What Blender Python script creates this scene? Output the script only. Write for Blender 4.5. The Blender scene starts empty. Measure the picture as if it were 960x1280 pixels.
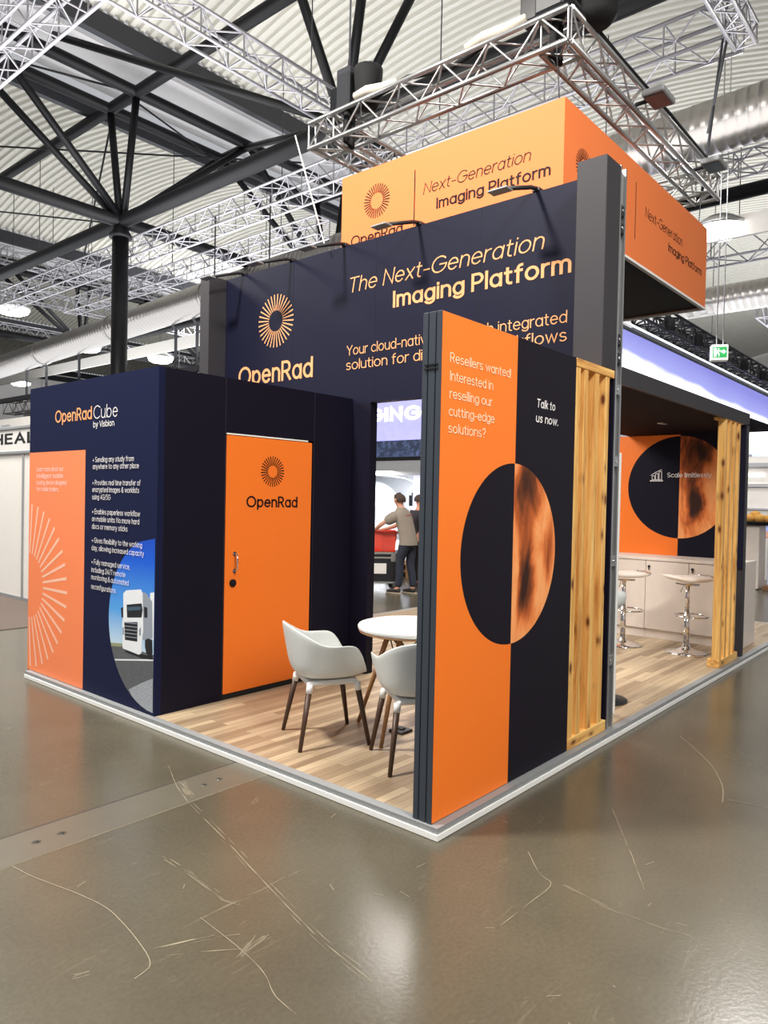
import bpy, math, random
from mathutils import Vector, Matrix, noise as mnoise
random.seed(7)
SC = bpy.context.scene
COL = SC.collection
PI = math.pi

# ------------------------------------------------------------------ camera
yaw, pitch, roll, FPX = 0.706808702, -0.0195674974, 0.0206134514, 913.507371
fw = Vector((math.cos(yaw)*math.cos(pitch), math.sin(yaw)*math.cos(pitch), math.sin(pitch)))
rt = Vector((math.sin(yaw), -math.cos(yaw), 0.0))
up = rt.cross(fw)
rt2 = rt*math.cos(roll)+up*math.sin(roll)
up2 = -rt*math.sin(roll)+up*math.cos(roll)
camd = bpy.data.cameras.new('camera')
cam = bpy.data.objects.new('camera', camd); COL.objects.link(cam)
camd.sensor_fit = 'HORIZONTAL'; camd.sensor_width = 36.0
camd.lens = FPX/960*36.0
camd.clip_start = 0.05; camd.clip_end = 400
cam.matrix_world = Matrix(((rt2.x, up2.x, -fw.x, -2.83560986), (rt2.y, up2.y, -fw.y, -2.04319042), (rt2.z, up2.z, -fw.z, 1.65), (0, 0, 0, 1)))
SC.camera = cam

# ------------------------------------------------------------------ world, lights, exposure
w = bpy.data.worlds.new('hall_ambient'); SC.world = w; w.use_nodes = True
bg = w.node_tree.nodes['Background']; bg.inputs[0].default_value = (0.93, 0.95, 1.0, 1); bg.inputs[1].default_value = 0.5
SC.view_settings.view_transform = 'Standard'; SC.view_settings.look = 'None'
SC.view_settings.exposure = 0.0; SC.view_settings.gamma = 1.0; SC.view_settings.use_curve_mapping = False


def area(name, loc, target, sx, sy, power, color=(1, 1, 1)):
    l = bpy.data.lights.new(name, 'AREA'); l.shape = 'RECTANGLE'; l.size = sx; l.size_y = sy; l.energy = power; l.color = color
    o = bpy.data.objects.new(name, l); COL.objects.link(o); o.location = loc
    o.rotation_euler = (Vector(target)-Vector(loc)).to_track_quat('-Z', 'Y').to_euler()
    return o


area('hall_light_front', (-3.0, 3.0, 8.2), (1.6, 2.0, 1.6), 0.9, 0.9, 950, (1.0, 0.95, 0.88))
area('hall_light_aisle', (-1.2, -4.2, 7.0), (0.8, 0.0, 1.2), 1.6, 1.0, 600, (1.0, 0.95, 0.88))
area('hall_light_far', (10.5, 1.0, 8.3), (10.5, 1.0, 0), 2.0, 1.0, 380, (1.0, 0.97, 0.92))
area('shell_stand_fill', (0.0, 11.0, 7.5), (1.5, 11.0, 0), 3.0, 1.5, 700, (1.0, 0.96, 0.9))  # added fill that brightens the white shell stand wall
area('roof_fill_near', (3.0, 8.0, 6.0), (3.0, 8.0, 14), 16, 16, 2500, (0.97, 0.97, 0.98))  # unseen upward panel added to brighten the near vaults
area('roof_fill_far', (18.0, 24.0, 6.5), (18.0, 24.0, 14), 28, 28, 5200, (0.95, 0.97, 1.0))  # added upward fill for the far roof, no fixture modelled
area('roof_fill_right', (32.0, 2.0, 6.9), (32.0, 2.0, 14), 26, 18, 3600, (0.95, 0.97, 1.0))  # extra unseen fill lifting the dark roof at the right
area('far_wall_fill', (20.5, 27.0, 8.6), (26.0, 50.0, 4.0), 6.0, 3.0, 3000, (0.95, 0.97, 1.0))  # sideways fill added to lighten the far hall walls
area('stand_light_rear', (4.0, 3.2, 3.7), (3.8, 3.2, 0), 1.2, 1.6, 130, (1.0, 0.95, 0.9))
area('lounge_downlight', (4.4, 0.9, 2.40), (4.9, 0.9, 0), 0.4, 0.4, 5, (1.0, 0.86, 0.7))
area('scanner_booth_light', (13.9, 11.6, 2.55), (14.3, 11.6, 0.0), 0.8, 4.0, 480, (1.0, 1.0, 1.0))

# ------------------------------------------------------------------ materials
MATS = {}


def mat(name, col, rough=0.5, metal=0.0, emis=0.0, var=0.04, ns=6.0, alpha=1.0, coat=0.0, spec=0.5):
    """principled material with a faint procedural variation"""
    if name in MATS: return MATS[name]
    m = bpy.data.materials.new(name); m.use_nodes = True
    nt = m.node_tree; b = nt.nodes['Principled BSDF']
    tc = nt.nodes.new('ShaderNodeTexCoord'); nz = nt.nodes.new('ShaderNodeTexNoise'); nz.inputs['Scale'].default_value = ns; nz.inputs['Detail'].default_value = 3
    nt.links.new(tc.outputs['Object'], nz.inputs['Vector'])
    r = nt.nodes.new('ShaderNodeValToRGB')
    r.color_ramp.elements[0].color = tuple(min(1, c*(1-var)) for c in col)+(1,)
    r.color_ramp.elements[1].color = tuple(min(1, c*(1+var)) for c in col)+(1,)
    nt.links.new(nz.outputs['Fac'], r.inputs['Fac']); nt.links.new(r.outputs['Color'], b.inputs['Base Color'])
    b.inputs['Roughness'].default_value = rough; b.inputs['Metallic'].default_value = metal
    b.inputs['Specular IOR Level'].default_value = spec
    if coat: b.inputs['Coat Weight'].default_value = coat
    if emis:
        nt.links.new(r.outputs['Color'], b.inputs['Emission Color']); b.inputs['Emission Strength'].default_value = emis
    if alpha < 1: b.inputs['Alpha'].default_value = alpha
    MATS[name] = m
    return m


def s2l(r, g, b):
    f = lambda c: (c/255/12.92) if c/255 <= 0.04045 else ((c/255+0.055)/1.055)**2.4
    return (f(r), f(g), f(b))


def nodes_mat(name):
    m = bpy.data.materials.new(name); m.use_nodes = True; MATS[name] = m
    nt = m.node_tree
    return m, nt, nt.nodes['Principled BSDF']


def N(nt, t, **kw):
    n = nt.nodes.new('ShaderNode'+t)
    for k, v in kw.items():
        if k in n.inputs: n.inputs[k].default_value = v
        else: setattr(n, k, v)
    return n


def ramp(nt, stops, interp='LINEAR'):
    r = nt.nodes.new('ShaderNodeValToRGB'); r.color_ramp.interpolation = interp
    while len(r.color_ramp.elements) < len(stops): r.color_ramp.elements.new(0.5)
    for e, (p, c) in zip(r.color_ramp.elements, stops):
        e.position = p; e.color = tuple(c)+(1,)
    return r


def concrete():
    m, nt, b = nodes_mat('polished_concrete')
    tc = N(nt, 'TexCoord'); L = nt.links.new
    n1 = N(nt, 'TexNoise', Scale=0.7, Detail=6.0, Roughness=0.6); L(tc.outputs['Object'], n1.inputs['Vector'])
    r1 = ramp(nt, [(0.3, s2l(79, 74, 62)), (0.7, s2l(97, 91, 76))]); L(n1.outputs['Fac'], r1.inputs['Fac'])
    n2 = N(nt, 'TexNoise', Scale=55.0, Detail=4.0); L(tc.outputs['Object'], n2.inputs['Vector'])
    mx = N(nt, 'MixRGB', blend_type='MULTIPLY', Fac=0.35); L(r1.outputs['Color'], mx.inputs['Color1'])
    r2 = ramp(nt, [(0.35, (0.72, 0.72, 0.72)), (0.65, (1.1, 1.1, 1.08))]); L(n2.outputs['Fac'], r2.inputs['Fac']); L(r2.outputs['Color'], mx.inputs['Color2'])
    # fine rubbed scuffs: thin light veins from a stretched noise
    mp = N(nt, 'Mapping'); mp.inputs['Scale'].default_value = (1.2, 7.0, 1.0); mp.inputs['Rotation'].default_value = (0, 0, 0.5); L(tc.outputs['Object'], mp.inputs['Vector'])
    n3 = N(nt, 'TexNoise', Scale=3.0, Detail=8.0, Roughness=0.75, Distortion=1.2); L(mp.outputs['Vector'], n3.inputs['Vector'])
    r3 = ramp(nt, [(0.60, (0, 0, 0)), (0.78, (0.3, 0.3, 0.3))]); L(n3.outputs['Fac'], r3.inputs['Fac'])
    mx2 = N(nt, 'MixRGB', blend_type='MIX'); L(r3.outputs['Color'], mx2.inputs['Fac']); L(mx.outputs['Color'], mx2.inputs['Color1']); mx2.inputs['Color2'].default_value = s2l(168, 158, 136)+(1,)
    L(mx2.outputs['Color'], b.inputs['Base Color'])
    r4 = ramp(nt, [(0.2, (0.20,)*3), (0.8, (0.28,)*3)]); L(n1.outputs['Fac'], r4.inputs['Fac'])
    L(r4.outputs['Color'], b.inputs['Roughness'])
    bp = N(nt, 'Bump', Strength=0.05, Distance=0.01); L(n2.outputs['Fac'], bp.inputs['Height']); L(bp.outputs['Normal'], b.inputs['Normal'])
    b.inputs['Specular IOR Level'].default_value = 0.5
    return m


def planks():
    m, nt, b = nodes_mat('oak_plank_vinyl')
    tc = N(nt, 'TexCoord'); L = nt.links.new
    br = N(nt, 'TexBrick', Scale=1.0); br.offset = 0.37; br.offset_frequency = 2
    br.inputs['Brick Width'].default_value = 1.1; br.inputs['Row Height'].default_value = 0.062; br.inputs['Mortar Size'].default_value = 0.0012
    br.inputs['Color1'].default_value = s2l(198, 178, 148)+(1,); br.inputs['Color2'].default_value = s2l(142, 120, 96)+(1,); br.inputs['Mortar'].default_value = s2l(120, 95, 74)+(1,)
    br.inputs['Bias'].default_value = -0.05
    L(tc.outputs['Object'], br.inputs['Vector'])
    mp = N(nt, 'Mapping'); mp.inputs['Scale'].default_value = (1.5, 34.0, 1.0); L(tc.outputs['Object'], mp.inputs['Vector'])
    n = N(nt, 'TexNoise', Scale=1.6, Detail=6.0, Roughness=0.65); L(mp.outputs['Vector'], n.inputs['Vector'])
    r = ramp(nt, [(0.28, (0.66, 0.63, 0.60)), (0.72, (1.16, 1.15, 1.14))]); L(n.outputs['Fac'], r.inputs['Fac'])
    mx = N(nt, 'MixRGB', blend_type='MULTIPLY', Fac=0.85); L(br.outputs['Color'], mx.inputs['Color1']); L(r.outputs['Color'], mx.inputs['Color2'])
    L(mx.outputs['Color'], b.inputs['Base Color']); b.inputs['Roughness'].default_value = 0.42
    return m


def pine(name, axis):
    m, nt, b = nodes_mat(name)
    tc = N(nt, 'TexCoord'); L = nt.links.new
    sc = [22.0, 22.0, 22.0]; sc[axis] = 1.3
    mp = N(nt, 'Mapping'); mp.inputs['Scale'].default_value = sc; L(tc.outputs['Object'], mp.inputs['Vector'])
    n = N(nt, 'TexNoise', Scale=1.0, Detail=5.0, Roughness=0.6, Distortion=0.5); L(mp.outputs['Vector'], n.inputs['Vector'])
    r = ramp(nt, [(0.28, s2l(176, 112, 52)), (0.48, s2l(232, 178, 98)), (0.72, s2l(252, 212, 134))]); L(n.outputs['Fac'], r.inputs['Fac'])
    sk = [11.0, 11.0, 11.0]; sk[axis] = 4.6
    mk = N(nt, 'Mapping'); mk.inputs['Scale'].default_value = sk; L(tc.outputs['Object'], mk.inputs['Vector'])
    v = N(nt, 'TexVoronoi', Scale=1.0); L(mk.outputs['Vector'], v.inputs['Vector'])
    rk = ramp(nt, [(0.11, (1, 1, 1)), (0.19, (0.35,)*3), (0.32, (0, 0, 0))]); L(v.outputs['Distance'], rk.inputs['Fac'])
    mx = N(nt, 'MixRGB', blend_type='MIX'); L(rk.outputs['Color'], mx.inputs['Fac']); L(r.outputs['Color'], mx.inputs['Color1']); mx.inputs['Color2'].default_value = s2l(112, 58, 26)+(1,)
    L(mx.outputs['Color'], b.inputs['Base Color']); b.inputs['Roughness'].default_value = 0.5
    return m


def paint_art(name, ax, c, R, sgn):
    """blurred amber and umber picture printed in the half discs; ax = horizontal axis, c = (u, z) of the disc centre in the part's own space"""
    m, nt, b = nodes_mat(name)
    tc = N(nt, 'TexCoord'); L = nt.links.new
    sx = N(nt, 'SeparateXYZ'); L(tc.outputs['Object'], sx.inputs[0])
    mw = N(nt, 'Mapping'); mw.inputs['Scale'].default_value = (1.0, 1.0, 0.42); L(tc.outputs['Object'], mw.inputs['Vector'])
    nw = N(nt, 'TexNoise', Scale=2.6, Detail=5.0, Roughness=0.55, Distortion=0.6); L(mw.outputs['Vector'], nw.inputs['Vector'])
    sw = N(nt, 'SeparateXYZ'); L(nw.outputs['Color'], sw.inputs[0])

    def lin(src, k, off):      # src*k+off
        q = N(nt, 'Math', operation='MULTIPLY_ADD'); L(src, q.inputs[0]); q.inputs[1].default_value = k; q.inputs[2].default_value = off; return q.outputs[0]

    def add(p, q_):
        q = N(nt, 'Math', operation='ADD'); L(p, q.inputs[0]); L(q_, q.inputs[1]); return q.outputs[0]
    X = add(lin(sx.outputs['XY'[ax]], sgn/R, -sgn*c[0]/R), lin(sw.outputs[0], 0.75, -0.375))
    Z = add(lin(sx.outputs['Z'], 1/R, -c[1]/R), lin(sw.outputs[1], 0.9, -0.45))
    tot = None
    for cx, cz, rx, rz, k in ((0.30, 0.70, 0.36, 0.48, 0.85), (0.32, -0.28, 0.24, 0.66, 0.95), (0.86, 0.0, 0.16, 0.60, 0.6), (0.12, 0.15, 0.16, 0.35, 0.3)):
        u = lin(X, 1/rx, -cx/rx); v = lin(Z, 1/rz, -cz/rz)
        q = N(nt, 'CombineXYZ'); L(u, q.inputs[0]); L(v, q.inputs[1])
        ln = N(nt, 'VectorMath', operation='LENGTH'); L(q.outputs[0], ln.inputs[0])
        mr = N(nt, 'MapRange', interpolation_type='SMOOTHSTEP'); L(ln.outputs['Value'], mr.inputs['Value']); mr.inputs['From Min'].default_value = 1.25; mr.inputs['From Max'].default_value = 0.1; mr.inputs['To Min'].default_value = 0; mr.inputs['To Max'].default_value = k
        tot = mr.outputs[0] if tot is None else add(tot, mr.outputs[0])
    mp = N(nt, 'Mapping'); mp.inputs['Scale'].default_value = (4.5, 4.5, 1.3); L(tc.outputs['Object'], mp.inputs['Vector'])
    nf = N(nt, 'TexNoise', Scale=1.0, Detail=7.0, Roughness=0.58, Distortion=1.6); L(mp.outputs['Vector'], nf.inputs['Vector'])
    tot = add(tot, lin(nf.outputs['Fac'], 1.5, -0.66))
    r = ramp(nt, [(0.0, s2l(255, 172, 108)), (0.22, s2l(242, 142, 78)), (0.48, s2l(190, 96, 46)), (0.72, s2l(120, 62, 34)), (1.0, s2l(58, 34, 26))]); L(tot, r.inputs['Fac'])
    L(r.outputs['Color'], b.inputs['Base Color']); b.inputs['Roughness'].default_value = 0.55; b.inputs['Specular IOR Level'].default_value = 0.2
    return m


def sky_print():
    m, nt, b = nodes_mat('printed_blue_sky')
    tc = N(nt, 'TexCoord'); L = nt.links.new
    sx = N(nt, 'SeparateXYZ'); L(tc.outputs['Object'], sx.inputs[0])
    mr = N(nt, 'MapRange'); mr.inputs['From Min'].default_value = 0.45; mr.inputs['From Max'].default_value = 1.3; L(sx.outputs['Z'], mr.inputs['Value'])
    r = ramp(nt, [(0.0, s2l(196, 222, 240)), (0.3, s2l(84, 164, 234)), (0.75, s2l(10, 92, 214)), (1.0, s2l(6, 66, 186))]); L(mr.outputs['Result'], r.inputs['Fac'])
    L(r.outputs['Color'], b.inputs['Base Color']); b.inputs['Roughness'].default_value = 0.45
    return m


def lightbox_print():
    """backlit fabric picture: white cloud bank under a violet blue sky"""
    m, nt, b = nodes_mat('backlit_cloud_print')
    tc = N(nt, 'TexCoord'); L = nt.links.new
    sx = N(nt, 'SeparateXYZ'); L(tc.outputs['Object'], sx.inputs[0])
    mp = N(nt, 'Mapping'); mp.inputs['Scale'].default_value = (0.16, 1, 0.5); L(tc.outputs['Object'], mp.inputs['Vector'])
    n = N(nt, 'TexNoise', Scale=1.6, Detail=3.0); L(mp.outputs['Vector'], n.inputs['Vector'])
    ad = N(nt, 'Math', operation='MULTIPLY_ADD'); L(n.outputs['Fac'], ad.inputs[0]); ad.inputs[1].default_value = -0.5; L(sx.outputs['Z'], ad.inputs[2])
    a2 = N(nt, 'Math', operation='MULTIPLY_ADD'); L(sx.outputs['X'], a2.inputs[0]); a2.inputs[1].default_value = 0.025; L(ad.outputs[0], a2.inputs[2])
    mr = N(nt, 'MapRange'); mr.inputs['From Min'].default_value = 3.2; mr.inputs['From Max'].default_value = 5.8; L(a2.outputs[0], mr.inputs['Value'])
    r = ramp(nt, [(0.0, (0.6, 0.72, 1.1)), (0.18, (0.9, 1.0, 1.2)), (0.32, (2.4, 2.4, 2.6)), (0.64, (2.2, 2.2, 2.5)), (0.76, (0.36, 0.38, 0.84)), (1.0, (0.24, 0.24, 0.70))]); L(mr.outputs['Result'], r.inputs['Fac'])
    b.inputs['Base Color'].default_value = (0.05, 0.05, 0.06, 1); L(r.outputs['Color'], b.inputs['Emission Color']); b.inputs['Emission Strength'].default_value = 1.1
    return m


def speckle(name, base, dot, scale, emis):
    m, nt, b = nodes_mat(name)
    tc = N(nt, 'TexCoord'); L = nt.links.new
    n = N(nt, 'TexNoise', Scale=scale, Detail=8.0, Roughness=0.8); L(tc.outputs['Object'], n.inputs['Vector'])
    r = ramp(nt, [(0.45, base), (0.62, tuple((a+c)/2 for a, c in zip(base, dot))), (0.72, dot)]); L(n.outputs['Fac'], r.inputs['Fac'])
    L(r.outputs['Color'], b.inputs['Base Color'])
    if emis: L(r.outputs['Color'], b.inputs['Emission Color']); b.inputs['Emission Strength'].default_value = emis
    b.inputs['Roughness'].default_value = 0.5
    return m


M_CONC = concrete(); M_PLANK = planks(); M_PINEV = pine('pine_upright', 2); M_PINEH = pine('pine_rail', 0)
M_ART = paint_art('amber_brush_print', 0, (0.728-0.74, 1.352-0.06), 0.50, 1); M_ART2 = paint_art('amber_brush_print_far', 1, (1.024-2.4, 1.852-0.06), 0.61, -1); M_SKYP = sky_print(); M_BOX = lightbox_print()
M_SCRATCH = mat('bare_scratch', s2l(146, 137, 115), 0.6, var=0.25, ns=40)
M_JOINT = mat('floor_joint', s2l(48, 45, 40), 0.7)
M_PLATE = mat('trench_plate', s2l(98, 93, 81), 0.33, var=0.1, ns=9)
M_NAVY = mat('navy_print', s2l(23, 24, 44), 0.55, var=0.03, spec=0.15)
M_NAVYC = mat('navy_print_cabin', s2l(22, 28, 60), 0.55, var=0.03, spec=0.15)
M_BLACKN = mat('black_navy_panel', s2l(20, 18, 34), 0.55, var=0.03, spec=0.15)
M_INK = mat('ink_print', s2l(27, 23, 33), 0.55, var=0.03, spec=0.15)
M_ORANGE = mat('orange_print', s2l(255, 127, 36), 0.45, var=0.015, ns=2)
M_ORANGEC = mat('coral_orange_print', s2l(255, 140, 88), 0.45, var=0.015, ns=2)
M_ORANGEF = mat('orange_fabric', s2l(238, 126, 64), 0.7, var=0.02, ns=3)
M_PEACH = mat('peach_lettering', s2l(240, 170, 116), 0.6, spec=.2)
M_CREAML = mat('cream_lettering', s2l(255, 222, 182), 0.6, spec=.2)
M_SALMON = mat('pale_salmon_rays', s2l(255, 200, 172), 0.6, spec=.2)
M_PALE = mat('pale_lettering', s2l(255, 226, 212), 0.6, spec=.2)
M_WHITEL = mat('white_lettering', s2l(244, 240, 240), 0.5)
M_DARKL = mat('dark_lettering', s2l(26, 13, 22), 0.6, spec=.15)
M_SOFFIT = mat('soffit_black', s2l(16, 13, 20), 0.8, spec=.1)
M_GREYP = mat('grey_anthracite', s2l(56, 54, 58), 0.55, spec=.25)
M_FRAME = mat('anthracite_profile', s2l(56, 63, 72), 0.38)
M_ALU = mat('aluminium', s2l(200, 200, 200), 0.32, 0.9)
M_ALUT = mat('aluminium_truss', s2l(158, 156, 161), 0.36, 0.8)
M_ALUG = mat('grey_edge_trim', s2l(152, 155, 157), 0.5, 0.2)
M_WHITE = mat('white_plastic', s2l(238, 238, 236), 0.4)
M_WSTRIP = mat('white_edge_strip', s2l(246, 246, 242), 0.45)
M_SHELL = mat('white_shell', s2l(226, 230, 228), 0.45, var=0.02)
M_WALNUT = mat('walnut', s2l(74, 50, 36), 0.45, var=0.2, ns=20)
M_BEECH = mat('beech', s2l(158, 116, 76), 0.5, var=0.15, ns=16)
M_CHROME = mat('chrome', s2l(225, 222, 220), 0.1, 1.0)
M_BLACK = mat('black_steel', s2l(34, 35, 40), 0.45)
M_STEEL = mat('roof_steel_paint', s2l(11, 11, 14), 0.45, spec=0.25)
M_BLACKM = mat('black_matt', s2l(14, 14, 16), 0.8)
M_BLACKG = mat('black_gloss', s2l(16, 16, 20), 0.25)
M_CORR = mat('corrugated_sheet', s2l(196, 193, 183), 0.5, var=0.06, ns=0.8)
M_GUTTER = mat('valley_panel', s2l(190, 188, 188), 0.6)
M_DUCT = mat('spiral_duct', s2l(160, 156, 152), 0.30, 0.9)
M_CAB = mat('pale_laminate', s2l(226, 214, 204), 0.45, var=0.05, ns=10)
M_CREAM = mat('cream_leather', s2l(236, 226, 216), 0.4)
M_WALLW = mat('white_wall', s2l(232, 228, 222), 0.6)
M_WALLG = mat('grey_fascia', s2l(176, 178, 182), 0.5)
M_SIGNG = mat('grey_white_sign', s2l(222, 220, 216), 0.5)
M_LAMP = mat('lamp_glow', (1.0, 0.97, 0.92), 0.5, emis=16.0)
M_STRIPL = mat('led_strip', (0.85, 0.92, 1.0), 0.5, emis=1.6)
M_EXITG = mat('exit_green', s2l(10, 150, 70), 0.5, emis=0.35)
M_EXITW = mat('exit_white', (0.95, 1.0, 0.97), 0.5, emis=0.7)
M_GINGB = speckle('violet_lightbox', (0.40, 0.40, 0.86), (0.52, 0.50, 0.92), 0.6, 0.85)
M_GINGL = mat('white_lit_letters', (1, 1, 1), 0.5, emis=1.5)
M_LED = speckle('led_screen', s2l(44, 54, 78), s2l(120, 140, 196), 7.0, 0.35)
M_CARPET = mat('brown_carpet', s2l(104, 92, 84), 0.95, var=0.3, ns=60)
M_SKIN = mat('skin', s2l(206, 150, 122), 0.5)
M_HAIR = mat('brown_hair', s2l(62, 46, 36), 0.7, var=0.3, ns=60)
M_SHIRT = mat('taupe_cotton', s2l(138, 128, 116), 0.85, var=0.1, ns=12)
M_STRIPE = mat('reddish_print', s2l(170, 96, 80), 0.8)
M_JEANS = mat('dark_jeans', s2l(38, 42, 56), 0.85, var=0.15, ns=14)
M_SHOE = mat('dark_shoe', s2l(40, 36, 36), 0.6)
M_SOLE = mat('pale_sole', s2l(176, 160, 140), 0.7)
M_RED = mat('red_crate_plastic', s2l(232, 54, 22), 0.4)
M_FILM = mat('clear_film', s2l(250, 226, 222), 0.25, alpha=0.07)
M_CASE = mat('black_case_ply', s2l(26, 26, 30), 0.45)
M_PALLET = mat('pallet_wood', s2l(126, 92, 62), 0.8, var=0.2, ns=12)
M_BREAD = mat('bread_crust', s2l(200, 146, 64), 0.7, var=0.25, ns=14)
M_BREADD = mat('dark_roll', s2l(92, 52, 34), 0.7, var=0.2, ns=14)
M_BLUEC = mat('pale_blue_cloth', s2l(150, 170, 224), 0.8, var=0.15, ns=14)
M_ASPH = speckle('printed_asphalt', s2l(84, 86, 90), s2l(130, 132, 136), 70, 0)
M_CURB = speckle('printed_kerb', s2l(150, 156, 164), s2l(206, 210, 214), 60, 0)
M_TRW = mat('printed_white', s2l(236, 240, 244), 0.45)
M_TRG = mat('printed_grey', s2l(150, 158, 170), 0.45)
M_TRK = mat('printed_black', s2l(24, 26, 32), 0.45)
M_TRGR = mat('printed_hedge', s2l(150, 156, 116), 0.5)
M_WIN = mat('smoked_window', s2l(66, 92, 112), 0.3)
M_CABLE = mat('beige_cable_sleeve', s2l(214, 206, 192), 0.6)
M_LILAC = mat('lilac_light_panel', (0.62, 0.60, 0.90), 0.5, emis=0.7)
M_GANTRY = mat('scanner_white', s2l(240, 243, 247), 0.35)
M_ACRYL = mat('frosted_acrylic', s2l(206, 210, 240), 0.3)

# ------------------------------------------------------------------ mesh helpers
WLOC = {}


class MB:
    def __init__(s):
        s.v = []; s.f = []; s.mi = []; s.sm = []

    def face(s, pts, mi=0, smooth=False):
        i = len(s.v); s.v += [tuple(p) for p in pts]; s.f.append(tuple(range(i, i+len(pts)))); s.mi.append(mi); s.sm.append(smooth)

    def mesh(s, vs, fs, mi=0, smooth=False):
        i = len(s.v); s.v += [tuple(p) for p in vs]
        for f in fs: s.f.append(tuple(a+i for a in f)); s.mi.append(mi); s.sm.append(smooth)

    def box(s, x0, x1, y0, y1, z0, z1, mi=0, mtx=None):
        vs = [Vector((x, y, z)) for z in (z0, z1) for y in (y0, y1) for x in (x0, x1)]
        if mtx: vs = [mtx @ p for p in vs]
        s.mesh(vs, [(0, 2, 3, 1), (4, 5, 7, 6), (0, 1, 5, 4), (2, 6, 7, 3), (0, 4, 6, 2), (1, 3, 7, 5)], mi)
        return s

    def bbox(s, x0, x1, y0, y1, z0, z1, r=0.01, mi=0, mtx=None):
        """box with chamfered edges"""
        r = min(r, (x1-x0)/2.01, (y1-y0)/2.01, (z1-z0)/2.01)
        c = Vector(((x0+x1)/2, (y0+y1)/2, (z0+z1)/2)); h = Vector(((x1-x0)/2, (y1-y0)/2, (z1-z0)/2))
        vs = []; idx = {}
        for sx in (-1, 1):
            for sy in (-1, 1):
                for sz in (-1, 1):
                    for a in range(3):
                        p = [h.x-r, h.y-r, h.z-r]; p[a] = h[a]
                        idx[(sx, sy, sz, a)] = len(vs); q = c+Vector((sx*p[0], sy*p[1], sz*p[2])); vs.append(mtx @ q if mtx else q)
        fs = []
        for a in range(3):
            b, d = (a+1) % 3, (a+2) % 3
            for sg in (-1, 1):
                def k(u, v, ax=a):
                    t = [0, 0, 0]; t[a] = sg; t[b] = u; t[d] = v; return idx[(t[0], t[1], t[2], ax)]
                f = [k(-1, -1), k(1, -1), k(1, 1), k(-1, 1)]; fs.append(f if sg > 0 else f[::-1])
        for a in range(3):
            b, d = (a+1) % 3, (a+2) % 3
            for u in (-1, 1):
                for v in (-1, 1):
                    def k2(t, ax):
                        q = [0, 0, 0]; q[a] = t; q[b] = u; q[d] = v; return idx[(q[0], q[1], q[2], ax)]
                    f = [k2(-1, b), k2(1, b), k2(1, d), k2(-1, d)]; fs.append(f if u*v < 0 else f[::-1])
        for sx in (-1, 1):
            for sy in (-1, 1):
                for sz in (-1, 1):
                    f = [idx[(sx, sy, sz, a)] for a in range(3)]; fs.append(f if sx*sy*sz > 0 else f[::-1])
        s.mesh(vs, fs, mi); return s

    def tube(s, p0, p1, r0, r1=None, n=8, mi=0, cap=True, smooth=True):
        p0 = Vector(p0); p1 = Vector(p1); r1 = r0 if r1 is None else r1
        d = (p1-p0).normalized(); a = d.orthogonal().normalized(); b = d.cross(a)
        vs = []
        for p, r in ((p0, r0), (p1, r1)):
            for i in range(n):
                t = 2*PI*i/n; vs.append(p+a*(r*math.cos(t))+b*(r*math.sin(t)))
        s.mesh(vs, [(i, (i+1) % n, n+(i+1) % n, n+i) for i in range(n)], mi, smooth)
        if cap:
            i0 = len(s.v)-2*n
            s.f.append(tuple(i0+i for i in range(n))[::-1]); s.mi.append(mi); s.sm.append(False)
            s.f.append(tuple(i0+n+i for i in range(n))); s.mi.append(mi); s.sm.append(False)
        return s

    def path(s, pts, r, n=6, mi=0, closed=False):
        pts = [Vector(p) for p in pts]; m = len(pts); vs = []
        prev = None
        for i, p in enumerate(pts):
            q0 = pts[i-1] if (i or closed) else p; q1 = pts[(i+1) % m] if (i < m-1 or closed) else p
            d = (q1-q0).normalized()
            a = d.orthogonal().normalized() if prev is None else (prev-d*prev.dot(d)).normalized()
            prev = a; b = d.cross(a)
            rr = r[i] if isinstance(r, (list, tuple)) else r
            vs += [p+a*(rr*math.cos(2*PI*k/n))+b*(rr*math.sin(2*PI*k/n)) for k in range(n)]
        fs = []
        for i in range(m if closed else m-1):
            j = (i+1) % m
            fs += [(i*n+k, i*n+(k+1) % n, j*n+(k+1) % n, j*n+k) for k in range(n)]
        if not closed: fs += [tuple(range(n))[::-1], tuple((m-1)*n+k for k in range(n))]
        s.mesh(vs, fs, mi, True); return s

    def lathe(s, prof, c=(0, 0, 0), n=24, mi=0, smooth=True, cap=True):
        c = Vector(c); vs = []
        for r, z in prof: vs += [c+Vector((r*math.cos(2*PI*k/n), r*math.sin(2*PI*k/n), z)) for k in range(n)]
        fs = []
        for i in range(len(prof)-1): fs += [(i*n+k, i*n+(k+1) % n, (i+1)*n+(k+1) % n, (i+1)*n+k) for k in range(n)]
        if cap:
            fs += [tuple(range(n))[::-1], tuple((len(prof)-1)*n+k for k in range(n))]
        s.mesh(vs, fs, mi, smooth); return s

    def prism(s, poly, O, u, v, nrm, t, mi=0):
        """extrude a 2d polygon lying in plane (O,u,v) by t along nrm"""
        O = Vector(O); u = Vector(u); v = Vector(v); nrm = Vector(nrm); m = len(poly)
        a = [O+u*p[0]+v*p[1] for p in poly]; b = [p+nrm*t for p in a]
        s.mesh(a+b, [tuple(range(m))[::-1], tuple(range(m, 2*m))]+[(i, (i+1) % m, m+(i+1) % m, m+i) for i in range(m)], mi); return s

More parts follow.
